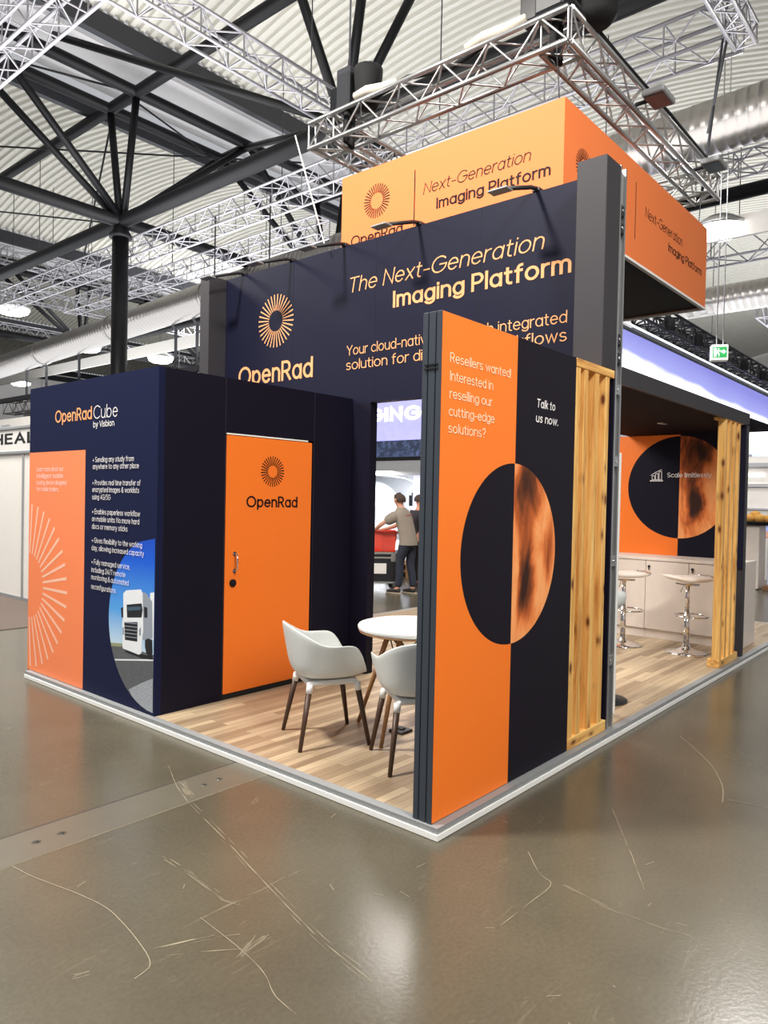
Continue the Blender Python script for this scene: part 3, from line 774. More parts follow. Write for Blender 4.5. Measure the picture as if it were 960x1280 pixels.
# ================================================================== THE STAND
st = thing('stand_platform', 'low wood-floored exhibition platform with grey and white edging', 'platform', (4, 2.25, 0))
BX(0.06, 8.05, 0.06, 4.44, 0.004, PH).build('plank_floor', M_PLANK, st)
for (x0, x1, y0, y1) in ((0, 8.11, 0, 0.06), (0, 8.11, 4.44, 4.5), (0, 0.06, 0.06, 4.44), (8.05, 8.11, 0.06, 4.44)):
    BX(x0+.004 if x0 == 0 else x0, x1, y0+.004 if y0 == 0 else y0, y1, 0.03, PH).build('edge_trim', M_ALUG, st)
for (x0, x1, y0, y1) in ((-0.004, 8.114, -0.004, 0.05), (-0.004, 8.114, 4.45, 4.504), (-0.004, 0.05, 0.05, 4.45)):
    BX(x0, x1, y0, y1, 0.003, 0.031).build('white_strip', M_WSTRIP, st)
Z0 = PH

# ---- corner partition with the orange and ink print
pt = thing('partition_panel', 'tall orange and black corner panel asking for resellers', 'partition wall', (0.74, 0.11, Z0))
for (y0, y1) in ((0.052, 0.085), (0.089, 0.131), (0.135, 0.168)):
    MB().bbox(0.018, 1.455, y0, y1, Z0, 2.56, 0.004).build('frame_profile', M_FRAME, pt)
MB().box(0.03, 1.445, 0.06, 0.16, Z0+.01, 2.55).build('core', M_BLACKM, pt)
P = Plane((0, 0.0515, 0), (1, 0, 0))
rect(MB(), P, 0.022, 0.732, Z0+.004, 2.557, 0.0006).build('orange_print', M_ORANGE, pt)
rect(MB(), P, 0.732, 1.453, Z0+.004, 2.557, 0.0006).build('ink_print', M_INK, pt)
flat(MB(), P, arcpoly(0.728, 1.352, 0.512, 0.503, 90, 270), 0.0012).build('black_half_disc', M_INK, pt)
flat(MB(), P, arcpoly(0.728, 1.352, 0.498, 0.503, -90, 90), 0.0012).build('picture_half_disc', M_ART, pt)
q = MB()
for s, u, v, wd in (('Resellers wanted!', 0.088, 2.319, 0.575), ('Interested in', 0.091, 2.230, 0.392), ('reselling our', 0.090, 2.143, 0.388), ('cutting-edge', 0.086, 2.057, 0.418), ('solutions?', 0.085, 1.974, 0.336)):
    text(q, P, s, u, v, wd, 0.050, 0.12, 0.09)
q.build('lettering', M_CREAML, pt)
q = MB(); text(q, P, 'Talk to', 0.957, 2.192, 0.222, 0.052, 0.15, 0.13, 0.12); text(q, P, 'us now.', 0.950, 2.106, 0.272, 0.052, 0.15, 0.13, 0.12)
q.build('lettering', M_WHITEL, pt)
for z in (2.28, 2.30): MB().box(0.012, 0.02, 0.07, 0.15, z, z+.006).build('clamp', M_BLACKM, pt)


# ---- timber slat screens
def slat_screen(label, x0, x1, xs, sw, y0, y1, ztop, inset=.01):
    t = thing('slat_screen', label, 'slat screen', ((x0+x1)/2, (y0+y1)/2, Z0), 'timber screens')
    MB().bbox(x0, x1, y0, y1, ztop-.055, ztop, 0.003).build('top_rail', M_PINEH, t)
    MB().bbox(x0, x1, y0, y1, Z0+.001, Z0+.075, 0.003).build('bottom_rail', M_PINEH, t)
    for x in xs: MB().bbox(x, x+sw, y0+.004, y1-inset, Z0+.074, ztop-.054, 0.003).build('slat', M_PINEV, t)
    return t


slat_screen('tall pine slat screen between the black panel and the metal post', 1.462, 2.035, (1.466, 1.578, 1.743, 1.906), 0.058, 0.048, 0.20, 2.558)
slat_screen('tall pine slat screen standing beside the chrome bar stool', 4.672, 5.286, (4.677, 4.83, 4.985, 5.135), 0.058, 0.048, 0.165, 2.53, 0.04)

# ---- big navy banner wall with its pillars
bw = thing('banner_wall', 'high navy wall with peach slogan, framed by two pillars', 'wall', (2.1, 2.3, Z0))
MB().box(2.05, 2.14, 0.10, 4.5, 2.5, 3.955).build('upper_panel', M_NAVY, bw)
MB().box(2.05, 2.14, 2.31, 4.5, Z0, 2.5).build('lower_panel', M_BLACKN, bw)
MB().box(2.05, 2.14, 0.10, 0.80, Z0, 2.5).build('lower_panel', M_BLACKN, bw)
MB().bbox(1.822, 2.05, 0.048, 0.262, 2.558, 3.968, 0.004).build('pillar', M_GREYP, bw)
MB().bbox(2.035, 2.05, 0.05, 0.262, Z0, 2.558, 0.004).build('pillar', M_BLACKN, bw)
MB().bbox(1.822, 2.05, 4.42, 4.575, 2.548, 3.955, 0.004).build('pillar', M_GREYP, bw)
for y in (1.18, 2.28, 3.36): MB().box(2.0488, 2.0505, y-.001, y+.001, 2.5, 3.955).build('panel_joint', M_BLACKM, bw)
P = Plane((2.05, 0, 0), (0, -1, 0))
q = MB()
text(q, P, 'The Next-Generation', -2.617, 3.515, 1.985, 0.138, 0.085, 0.12, 0.20)
text(q, P, 'Imaging Platform', -2.075, 3.300, 1.675, 0.148, 0.165, 0.09)
q.build('headline_lettering', M_PEACH, bw); q = MB()
text(q, P, 'Your cloud-native, high-tech integrated', -2.618, 2.945, 2.195, 0.092, 0.10, 0.10)
text(q, P, 'solution for distributed workflows', -2.622, 2.812, 2.20, 0.094, 0.10, 0.10)
q.build('lettering', M_PEACH, bw)
q = MB(); text(q, P, 'OpenRad', -4.19, 2.79, 1.13, 0.205, 0.16, 0.09); q.build('logo_lettering', M_PEACH, bw)
burst(MB(), P, -3.612, 3.405, 0.105, 0.266, 32).build('sunburst_logo', M_PEACH, bw)

po = thing('metal_post', 'slim aluminium post with open groove at the end of the navy wall', 'post', (2.105, 0.10, Z0))
for (x0, x1) in ((2.053, 2.075), (2.137, 2.158)): MB().box(x0, x1, 0.05, 0.16, Z0, 3.975).build('rail', M_ALU, po)
MB().box(2.075, 2.137, 0.085, 0.15, Z0, 3.97).build('web', M_ALUG, po)
for z in (3.52, 3.64, 2.62, 2.75, 2.40, 1.9, 1.2, 0.5):
    MB().bbox(2.076, 2.136, 0.052, 0.09, z, z+.075, .004).build('connector', M_BLACK if z > 2.5 else M_ALU, po)
    MB().tube((2.106, 0.053, z+.037), (2.106, 0.047, z+.037), 0.012, n=10).build('bolt', M_CHROME, po)

# spot arms on top of the wall
arm0 = None
for y, lb in ((4.143, 'black spot arm on the wall top, farthest left'), (3.398, 'black spot arm on the wall top above the sunburst logo'), (2.679, 'black spot arm on the wall top at the left end of the orange banner'), (1.812, 'black spot arm crossing the logo on the orange banner'), (0.702, 'black spot arm on the wall top nearest the right pillar')):
    if arm0 is None:
        a = thing('spot_arm', lb, 'spotlight', (2.06, y, 3.955), 'spot arms along the wall top')
        MB().bbox(2.04, 2.15, y-.03, y+.03, 3.956, 3.985, .004).build('clamp', M_BLACK, a)
        MB().path([(2.08, y, 3.985), (1.98, y, 3.965), (1.66, y, 3.85)], 0.016, n=8).build('arm', M_BLACK, a)
        hd = MB(); hd.bbox(1.60, 1.69, y-.02, y+.14, 3.835, 3.85, .004); hd.build('lamp_head', M_ALUG, a)
        arm0 = a
    else: dup(arm0, (2.06, y, 3.955), 0, lb)

# ---- navy cabin with the orange door
cb = thing('exhibition_cabin', 'navy flat-roofed cabin with orange door and truck picture', 'cabin', (1.05, 3.55, Z0))
X0c, Y0c, Y1c, ZT = 0.05, 2.53, 4.562, 2.545
BX(X0c, X0c+.05, Y0c, Y1c, Z0, ZT).build('front_wall', M_NAVYC, cb)
BX(X0c+.05, 2.048, Y1c-.05, Y1c, Z0, ZT).build('rear_wall', M_NAVYC, cb)
sw = MB()
sw.box(X0c+.05, 0.640, Y0c, Y0c+.05, Z0, ZT); sw.box(1.560, 2.048, Y0c, Y0c+.05, Z0, ZT); sw.box(0.640, 1.560, Y0c, Y0c+.05, 2.125, ZT)
sw.build('side_wall', M_BLACKN, cb)
BX(X0c+.05, 2.048, Y0c+.05, Y1c-.05, ZT-.04, ZT-.005).build('roof_panel', M_NAVYC, cb)
for x in (0.632, 1.572): BX(x-.0015, x+.0015, Y0c-.0015, Y0c, Z0, ZT).build('panel_joint', M_GREYP, cb)
MB().box(0.64, 1.56, Y0c-.002, Y0c+.03, Z0+.001, 0.098).build('door_sill', M_BLACKM, cb)
MB().box(0.645, 1.50, Y0c-.001, Y0c+.02, 2.113, 2.124).build('door_gap_strip', M_WSTRIP, cb)
dr = MB().bbox(0.648, 1.552, Y0c+.002, Y0c+.04, 0.10, 2.108, .003).build('door', M_ORANGEC if False else M_ORANGE, cb)
P = Plane((0, Y0c+.002, 0), (1, 0, 0))
burst(MB(), P, 1.111, 1.844, 0.050, 0.124, 30, wi=.34, wo=.19, d=0.0015).build('sunburst_logo', M_DARKL, dr)
q = MB(); text(q, P, 'OpenRad', 0.845, 1.550, 0.545, 0.094, 0.17, 0.09, d=0.0015); q.build('logo_lettering', M_DARKL, dr)
h = MB().path([(0.735, Y0c-.002, 1.19), (0.735, Y0c-.035, 1.185), (0.735, Y0c-.04, 1.12), (0.735, Y0c-.035, 1.06), (0.735, Y0c-.002, 1.055)], 0.007, n=8)
for z in (1.19, 1.055): h.tube((0.735, Y0c+.003, z), (0.735, Y0c-.006, z), 0.017, n=12)
h.build('handle', M_CHROME, dr)
k = MB().tube((0.722, Y0c+.003, 0.962), (0.722, Y0c-.010, 0.962), 0.030, n=20); k.build('lock_plate', M_BLACKG, dr)
MB().box(0.7195, 0.7245, Y0c-.0125, Y0c-.009, 0.948, 0.978).build('keyhole_cover', M_CHROME, dr)
P = Plane((X0c, 0, 0), (0, -1, 0))
rect(MB(), P, -4.5605, -3.562, Z0+.004, 1.982, 0.0008).build('orange_print', M_ORANGEC, cb)
# half sun on the left edge
burst(MB(), P, -4.560, 0.81, 0.285, 0.72, 19, 0.19, 0.11, 0.0016, -90, 90).build('sun_rays', M_SALMON, cb)
q = MB()
for s, v, r in (('Learn more about our', 1.815, 3.93), ('intelligent mobile', 1.757, 3.93), ('routing device designed', 1.700, 3.868), ('for mobile trailers.', 1.644, 4.005)):
    text(q, P, s, -4.416, v, 4.416-r, 0.042, 0.12, 0.10)
q.build('lettering', M_PALE, cb)
q = MB(); text(q, P, 'OpenRad', -4.083, 2.220, 0.62, 0.106, 0.16, 0.09); q.build('logo_lettering', M_PEACH, cb)
q = MB(); text(q, P, 'Cube', -3.440, 2.220, 0.364, 0.104, 0.075, 0.16); q.build('logo_lettering', M_WHITEL, cb); q = MB(); text(q, P, 'by Visbion', -3.440, 2.153, 0.315, 0.050, 0.13, 0.09)
for s, v, r in (('+ Sending any study from', 1.880, 2.834), ('anywhere to any other place', 1.827, 2.765), ('+ Provides real time transfer of', 1.701, 2.740), ('encrypted images & worklists', 1.647, 2.756), ('using 4G/5G', 1.589, 3.159),
                ('+ Enables paperless workflow', 1.475, 2.741), ('on mobile units: No more hard', 1.418, 2.750), ('discs or memory sticks', 1.359, 2.908), ('+ Gives flexibility to the working', 1.250, 2.707), ('day, allowing increased capacity', 1.190, 2.683),
                ('+ Fully managed service,', 1.080, 2.867), ('including 24/7 remote', 1.018, 2.930), ('monitoring & automated', 0.960, 2.882), ('reconfigurations', 0.885, 3.062)):
    text(q, P, s, -3.435, v, 3.435-r, 0.042, 0.115, 0.12, d=0.006)
q.build('lettering', M_WHITEL, cb)
# truck picture printed in the half disc
CU, CV, RR = -2.546, 0.705, 0.622


def clip(poly):     # keep a polygon inside the half disc
    out = []
    for a, b in poly:
        dx, dz = a-CU, b-CV; l = math.hypot(dx, dz)
        if l > RR: dx *= RR/l; dz *= RR/l
        out.append((min(CU+dx, CU), CV+dz))
    return out


def chord(z): return math.sqrt(max(0, RR*RR-(z-CV)**2))


def arcz(z0, z1, n=24): return [(CU-chord(z0+(z1-z0)*i/n), z0+(z1-z0)*i/n) for i in range(n+1)]


flat(MB(), P, arcz(CV-RR, 0.50)+[(CU, 0.50), (CU, CV-RR)], 0.0018).build('road_print', M_ASPH, cb)
flat(MB(), P, arcz(0.50, CV+RR)+[(CU, CV+RR), (CU, 0.50)], 0.0018).build('sky_print', M_SKYP, cb)
T = {'side': [(2.715, 0.933), (2.649, 0.927), (2.572, 0.876), (2.559, 0.615), (2.684, 0.586), (2.708, 0.655)],
     'cab': [(2.961, 0.896), (2.919, 0.923), (2.720, 0.949), (2.697, 0.923), (2.681, 0.659), (2.695, 0.584), (2.703, 0.486), (2.736, 0.471), (2.960, 0.484), (2.971, 0.670), (2.957, 0.734)],
     'screen': [(2.912, 0.817), (2.708, 0.849), (2.694, 0.802), (2.706, 0.746), (2.902, 0.722)], 'sidewin': [(2.677, 0.828), (2.633, 0.827), (2.631, 0.755), (2.670, 0.750)],
     'mirror': [(2.991, 0.780), (2.963, 0.796), (2.956, 0.716), (2.980, 0.713)], 'grille': [(2.941, 0.684), (2.758, 0.707), (2.759, 0.563), (2.928, 0.553)],
     'lampr': [(2.739, 0.651), (2.713, 0.679), (2.711, 0.618), (2.733, 0.609)], 'lampl': [(2.964, 0.646), (2.945, 0.642), (2.943, 0.586), (2.962, 0.590)],
     'wheel': [(2.657, 0.589), (2.619, 0.607), (2.565, 0.603), (2.556, 0.509), (2.583, 0.481), (2.638, 0.496), (2.656, 0.541)], 'under': [(2.932, 0.494), (2.748, 0.485), (2.659, 0.481), (2.555, 0.491), (2.555, 0.463), (2.681, 0.450), (2.919, 0.461)],
     'line': [(3.072, 0.386), (2.550, 0.467), (2.550, 0.455), (3.067, 0.376)]}
tp = MB()
LAY = [('under', 2, 1), ('side', 1, 2), ('cab', 0, 3), ('wheel', 2, 4), ('screen', 2, 4), ('sidewin', 2, 4), ('mirror', 2, 4), ('grille', 2, 4), ('lampr', 1, 5), ('lampl', 1, 5), ('line', 0, 1)]
flat(tp, P, [(-2.60, 0.62), (-2.548, 0.60), (-2.548, 0.945), (-2.60, 0.935)], 0.0022, 0)
for nme, mi, ly in LAY: flat(tp, P, [(-a, b) for a, b in T[nme]], 0.0018+0.0004*ly, mi)
for i in range(5):     # grille bars
    z = 0.575+i*0.026; flat(tp, P, [(-2.935, z), (-2.762, z+.012), (-2.762, z+.018), (-2.935, z+.006)], 0.0042, 1)
flat(tp, P, [(-2.90, 0.80), (-2.72, 0.826), (-2.72, 0.80), (-2.89, 0.774)], 0.0042, 3)
flat(tp, P, [(-3.129, 0.503), (-2.968, 0.520), (-2.967, 0.495), (-3.128, 0.478)], 0.0021, 4)
tp.build('truck_print', [M_TRW, M_TRG, M_TRK, M_WIN, M_TRGR], cb)
flat(MB(), P, clip([(-2.866, 0.194), (-2.70, 0.27), (-2.551, 0.330), (-2.546, 0.083), (-2.62, 0.087), (-2.70, 0.103), (-2.78, 0.13), (-2.83, 0.155)]), 0.0022).build('kerb_print', M_CURB, cb)

# ---- lounge end: canopy, graphic wall, cupboards
cn = thing('lounge_canopy', 'black flat canopy over the bar corner, grey edge and slim end post', 'canopy', (4.3, 2.3, Z0))
BX(2.165, 6.42, 0.07, 1.68, 2.50, 2.58).build('soffit', M_SOFFIT, cn)
BX(2.16, 5.492, 0.045, 0.07, 2.482, 2.605).build('fascia', M_GREYP, cn)
MB().bbox(5.40, 5.492, 0.045, 0.17, Z0, 2.50, .004).build('end_post', M_GREYP, cn)
BX(5.385, 5.40, 0.05, 0.19, 0.98, 2.50).build('post_lining', M_NAVY, cn)
MB().bbox(4.90, 5.04, 0.74, 0.80, 2.490, 2.501, .003).build('recessed_spot', M_ALU, cn)

gw = thing('graphic_wall', 'orange and black back wall with half-disc picture over the cupboards', 'partition wall', (6.36, 2.4, Z0))
BX(6.31, 6.41, 0.42, 2.32, Z0, 2.498).build('panel', M_BLACKN, gw)
P = Plane((6.31, 0, 0), (0, -1, 0))
rect(MB(), P, -2.30, -1.026, 0.95, 2.496, 0.001).build('orange_print', M_ORANGE, gw)
flat(MB(), P, arcpoly(-1.024, 1.852, 0.64, 0.626, 90, 270), 0.002).build('black_half_disc', M_BLACKN, gw)
flat(MB(), P, arcpoly(-1.024, 1.852, 0.60, 0.626, -90, 90), 0.002).build('picture_half_disc', M_ART2, gw)
q = MB(); text(q, P, 'Scale limitlessly', -1.173, 1.972, 0.52, 0.06, 0.14, 0.09, d=.004)
q.build('lettering', M_WHITEL, gw); q = MB()
for i, hh in enumerate((0.05, 0.075, 0.10)):
    u = -1.36+i*0.043
    for a in ([(u, 1.945), (u+.032, 1.945), (u+.032, 1.945+hh), (u, 1.945+hh)],):
        for s0, s1 in zip(a, a[1:]+a[:1]):
            for pq in _stroke([s0, s1], 0.007): q.face([P.pt(t.x, t.y, .004) for t in pq])
rect(q, P, -1.385, -1.225, 1.925, 1.936, .004)
for pq in _stroke([(-1.375, 2.0), (-1.31, 2.04), (-1.245, 2.068)], 0.007): q.face([P.pt(t.x, t.y, .004) for t in pq])
q.build('chart_icon', M_WHITEL, gw)

ys = [0.19, 0.705, 1.20, 1.715, 2.23]
cupl = ['pale laminate cupboard at the open end behind the pine slats', 'pale laminate cupboard with small black lock behind the right bar stool', 'pale laminate cupboard with small black lock between the two bar stools', 'pale laminate cupboard behind the left bar stool']
for i in range(4):
    y0, y1 = ys[i], ys[i+1]
    t = thing('cupboard', cupl[i], 'cupboard', (6.03, (y0+y1)/2, Z0), 'row of bar cupboards')
    BX(5.77, 6.30, y0+.001, y1-.001, 0.165, 0.975).build('carcass', M_CAB, t)
    BX(5.78, 6.29, y0+.002, y1-.002, Z0+.001, 0.165).build('plinth', M_CAB, t)
    d = MB().bbox(5.752, 5.77, y0+.003, y1-.003, 0.17, 0.97, .002).build('door', M_CAB, t)
    lk = MB().tube((5.753, y1-.04 if i else y1-.04, 0.905), (5.745, y1-.04, 0.905), 0.016, n=14); lk.box(5.742, 5.75, y1-.046, y1-.034, 0.865, 0.89); lk.build('lock', M_BLACK, d)
tag(MB().bbox(5.745, 6.308, 0.186, 2.232, 0.976, 1.012, .004).build('worktop', M_CAB), 'pale laminate worktop lying along the bar cupboards', 'worktop')
tag(BX(5.76, 6.43, 0.165, 0.187, Z0, 1.01).build('end_panel', M_CAB), 'pale laminate end panel closing the cupboard row beside the black post', 'panel')


# ---- bar stools
def bar_stool(loc, label, rz):
    t = thing('bar_stool', label, 'bar stool', (0, 0, 0), 'chrome bar stools')
    MB().lathe([(0.215, 0.0), (0.218, 0.006), (0.20, 0.016), (0.10, 0.035), (0.045, 0.06), (0.032, 0.10)], n=32).build('base', M_CHROME, t)
    MB().tube((0, 0, 0.09), (0, 0, 0.44), 0.030, n=16).build('sleeve', M_CHROME, t)
    MB().tube((0, 0, 0.44), (0, 0, 0.735), 0.023, n=16).build('column', M_CHROME, t)
    pts = [(0.0, 0.0, 0.395), (0.06, 0.04, 0.395)]
    ring = [(0.17*math.cos(a)+.05, 0.17*math.sin(a), 0.395) for a in [i*2*PI/20 for i in range(20)]]
    fr = MB().path(ring, 0.010, n=8, closed=True); fr.tube((0, 0, .385), (0, 0, .405), .038, n=14)
    fr.build('footrest', M_CHROME, t)
    MB().path([(0.0, 0.02, 0.72), (0.03, 0.12, 0.715), (0.05, 0.2, 0.67), (0.055, 0.24, 0.62)], 0.006, n=6).build('lever', M_CHROME, t)
    MB().bbox(-.09, .09, -.09, .09, 0.725, 0.745, .005).build('seat_plate', M_CHROME, t)
    # seat pad: gently dished, rising at the back
    n = 14; vs = []; fs = []
    for side in (1, 0):
        for i in range(n+1):
            s = -1+2*i/n
            for j in range(9):
                u = -1+2*j/8
                x = 0.195*s; y = 0.20*u*(1-.06*s*s)
                z = 0.79+0.014*(abs(s)**3)*(1 if s > 0 else 1.6)+(0.028 if side else -0.028)*(1-0.6*max(abs(s), abs(u))**6)
                vs.append((x, y, z))
    m = (n+1)*9
    for i in range(n):
        for j in range(8):
            a = i*9+j; fs.append((a, a+9, a+10, a+1)); fs.append((m+a, m+a+1, m+a+10, m+a+9))
    for i in range(n):
        a = i*9; fs.append((a, m+a, m+a+9, a+9)); a = i*9+8; fs.append((a, a+9, m+a+9, m+a))
    for j in range(8):
        a = j; fs.append((a, a+1, m+a+1, m+a)); a = n*9+j; fs.append((a, m+a, m+a+1, a+1))
    q = MB(); q.mesh(vs, fs, 0, True); q.build('seat', M_CREAM, t)
    MB().path([(0.20, -0.18, 0.80), (0.225, -0.17, 0.815), (0.235, 0, 0.825), (0.225, 0.17, 0.815), (0.20, 0.18, 0.80)], 0.009, n=8).build('grab_rail', M_CHROME, t)
    t.location = loc; t.rotation_euler = (0, 0, rz); WLOC[t] = Vector(loc)
    return t


s1 = bar_stool((5.20, 0.535, PH), 'white seated chrome bar stool in full view left of the pine slats', -0.75)
dup(s1, (5.12, 1.20, PH), -0.75, 'white seated chrome bar stool half hidden by the metal post')

# ---- white stand right behind the post
ws = thing('display_stand', 'slim white upright stand just behind the metal post', 'display stand', (2.48, 0.24, PH))
MB().bbox(2.445, 2.475, 0.165, 0.30, PH, 2.02, .004).build('upright', M_WSTRIP, ws)
hs = thing('high_chair', 'white shell high chair on black foot peeping from behind the metal post', 'chair', (2.79, 0.40, PH))
MB().lathe([(0.19, 0.0), (0.19, 0.012), (0.05, 0.03), (0.03, 0.06)], (2.79, 0.40, PH), 24).build('foot', M_BLACK, hs)
MB().tube((2.79, 0.40, PH+.05), (2.79, 0.40, 0.80), 0.025, n=12).build('column', M_CHROME, hs)
n = 16; q = MB(); vs = []; fs = []
for i in range(6):
    t = i/5
    for k in range(n):
        a = 2*PI*k/n; r = 0.06+0.10*min(1, t*1.5); zz = 0.80+0.03*t+0.14*max(0, t-.4)/.6*(0.55-0.45*math.cos(a-0.6))
        vs.append((2.79+r*math.cos(a), 0.40+r*math.sin(a), zz))
for i in range(5):
    for k in range(n): fs.append((i*n+k, i*n+(k+1) % n, (i+1)*n+(k+1) % n, (i+1)*n+k))
fs.append(tuple(range(n))[::-1]); q.mesh(vs, fs, 0, True)
sh = q.build('shell', M_SHELL, hs); md = sh.modifiers.new('thick', 'SOLIDIFY'); md.thickness = 0.012


# ---- armchairs
def armchair():
    t = thing('armchair', 'white', 'chair', (0, 0, 0), 'white armchairs at the round table')
    # facing +x; polar shell
    nt, nr = 40, 12; vs = []; fs = []

    def rim(a):
        c, s = math.cos(a), math.sin(a)
        k = (1-c)/2                               # 0 front .. 1 back
        rx = 0.245 if c > 0 else 0.285; ry = 0.285
        p = 3.0; rr = (abs(c/rx)**p+abs(s/ry)**p)**(-1/p)
        f = min(1, max(0, (k-0.08)/0.24)); f = f*f*(3-2*f)
        g = min(1, max(0, (k-0.60)/0.40)); g = g*g*(3-2*g)
        z = 0.44+0.205*f+0.115*g
        return rr, z
    for j in range(nr+1):
        q = j/nr
        for i in range(nt):
            a = 2*PI*i/nt; rr, zr = rim(a)
            base = 0.80; h = base*min(1, q/0.62)+(1-base)*max(0, (q-0.62)/0.38)
            lift = max(0, (q-0.55)/0.45)**1.25
            z = 0.425+(zr-0.425)*lift+0.012*min(1, q/0.55)**3
            vs.append((rr*h*math.cos(a)*(1 if q > 0 else 0), rr*h*math.sin(a), z))
    for j in range(nr):
        for i in range(nt):
            if j == 0:
                fs.append((0*nt+0, nt+i, nt+(i+1) % nt)); continue
            fs.append((j*nt+i, (j+1)*nt+i, (j+1)*nt+(i+1) % nt, j*nt+(i+1) % nt))
    q = MB(); q.mesh(vs, fs, 0, True)
    s = q.build('shell', M_SHELL, t)
    md = s.modifiers.new('thick', 'SOLIDIFY'); md.thickness = 0.012; md.offset = 1
    md = s.modifiers.new('smooth', 'SUBSURF'); md.levels = 1; md.render_levels = 1
    MB().bbox(-.17, .17, -.17, .17, 0.385, 0.418, .012).build('underframe', M_WHITE, t)
    for sx in (-1, 1):
        for sy in (-1, 1):
            p0 = Vector((0.155*sx, 0.17*sy, 0.40)); p1 = Vector((0.229*sx, 0.229*sy, 0.0))
            pm = p0.lerp(p1, 0.13)
            MB().tube(p0, pm, 0.022, 0.020, n=12).build('leg_socket', M_WHITE, t)
            lg = MB().tube(pm, p1, 0.0195, 0.0125, n=12).build('leg', M_WALNUT, t)
    return t


ac = armchair(); ac.location = (0.581, 1.347, PH); ac.rotation_euler = (0, 0, math.atan2(-0.478, 0.878)); WLOC[ac] = Vector(ac.location)
ac['label'] = 'white shell armchair with walnut legs, in full view before the orange door'
dup(ac, (0.668, 0.650, PH), math.atan2(0.82, 0.57), 'white shell armchair with walnut legs, half hidden by the corner panel')

# ---- round table
tb = thing('round_table', 'round white table on splayed wooden legs with black wire bracing', 'table', (1.10, 1.04, PH))
TC = Vector((1.10, 1.04, 0))
MB().lathe([(0.358, 0.750), (0.371, 0.757), (0.375, 0.775), (0.369, 0.785), (0.358, 0.788)], TC, 56).build('tabletop', M_WHITE, tb)
MB().lathe([(0.364, 0.738), (0.368, 0.750)], TC, 56).build('edge_band', M_BEECH, tb)
ft = [(0.982, 1.416), (0.679, 0.944), (1.16, 0.63), (1.47, 1.10)]
tops = []
for x, y in ft:
    dv = Vector((x, y, 0))-TC; tp_ = TC+dv*0.42+Vector((0, 0, 0.735)); tops.append(tp_)
    MB().tube(tp_, (x, y, PH), 0.020, 0.013, n=10).build('leg', M_BEECH, tb)
wr = MB()
for i in range(4):
    a, b_ = tops[i], tops[(i+1) % 4]; lo = TC+Vector((0, 0, 0.56))
    wr.tube(a-Vector((0, 0, .03)), lo, 0.005, n=6); wr.tube(a-Vector((0, 0, .05)), (a+b_)/2-Vector((0, 0, .16)), 0.005, n=6); wr.tube(b_-Vector((0, 0, .05)), (a+b_)/2-Vector((0, 0, .16)), 0.005, n=6)
wr.build('wire_bracing', M_BLACK, tb)
so = thing('floor_socket', 'small black cable box lying on the wood floor behind the armchair', 'socket', (1.04, 0.99, PH))
so.location = (1.02, 1.06, PH); WLOC[so] = Vector((1.02, 1.06, PH))
MB().bbox(0.96, 1.08, 1.0, 1.12, PH, PH+.018, .005).build('housing', M_BLACK, so); MB().bbox(1.0, 1.04, 1.03, 1.08, PH+.018, PH+.03, .004).build('plug', M_GREYP, so)

# ---- hanging orange banner box and its truss
hb = thing('hanging_banner', 'large orange fabric banner box hanging above the navy wall', 'hanging sign', (3.99, 1.75, 3.84))
hx0, hx1, hy0, hy1, hz0, hz1 = 2.276, 5.716, 0.60, 2.916, 3.845, 4.722
for nme, a in (('front_face', (hx0, hx0+.02, hy0+.02, hy1)), ('rear_face', (hx1-.02, hx1, hy0+.02, hy1)), ('side_face', (hx0, hx1, hy0, hy0+.02)), ('side_face', (hx0, hx1, hy1, hy1+.02))):
    BX(a[0], a[1], a[2], a[3], hz0, hz1).build(nme, M_ORANGEF, hb)
BX(hx0+.02, hx1-.02, hy0+.02, hy1, hz0+.01, hz0+.02).build('underside', M_BLACKM, hb)
for a in ((hx0-.004, hx1+.004, hy0-.006, hy0+.03), (hx0-.004, hx1+.004, hy1-.01, hy1+.026), (hx0-.006, hx0+.03, hy0+.03, hy1-.01), (hx1-.03, hx1+.006, hy0+.03, hy1-.01)):
    BX(a[0], a[1], a[2], a[3], hz0-.022, hz0).build('edge_strip', M_WSTRIP, hb)
P = Plane((hx0, 0, 0), (0, -1, 0))
q = MB(); text(q, P, 'OpenRad', -2.806, 4.032, 0.635, 0.105, 0.13, 0.09); q.build('logo_lettering', M_DARKL, hb); q = MB()
text(q, P, 'Next-Generation', -1.945, 4.318, 1.055, 0.100, 0.075, 0.12, 0.20); text(q, P, 'Imaging Platform', -1.797, 4.158, 1.09, 0.098, 0.155, 0.09)
q.build('lettering', M_DARKL, hb); rect(MB(), P, -2.046, -2.036, 4.07, 4.56, .002).build('divider_line', M_DARKL, hb)
burst(MB(), P, -2.488, 4.40, 0.075, 0.158, 32, wi=.30, wo=.16).build('sunburst_logo', M_DARKL, hb)
P = Plane((0, hy0, 0), (1, 0, 0))
q = MB(); text(q, P, 'OpenRad', 2.35, 3.99, 0.635, 0.105, 0.13, 0.09); q.build('logo_lettering', M_DARKL, hb); q = MB()
text(q, P, 'Next-Generation', 3.912, 4.308, 1.015, 0.098, 0.075, 0.12); text(q, P, 'Imaging Platform', 4.527, 4.160, 1.03, 0.086, 0.12, 0.09)
q.build('lettering', M_DARKL, hb); rect(MB(), P, 3.672, 3.682, 4.04, 4.55, .002).build('divider_line', M_DARKL, hb)
burst(MB(), P, 2.622, 4.305, 0.065, 0.145, 32, wi=.30, wo=.16).build('sunburst_logo', M_DARKL, hb)

tf = thing('truss_frame', 'dark aluminium truss square from which the orange banner hangs', 'truss', (4.5, 2.1, 5.36))


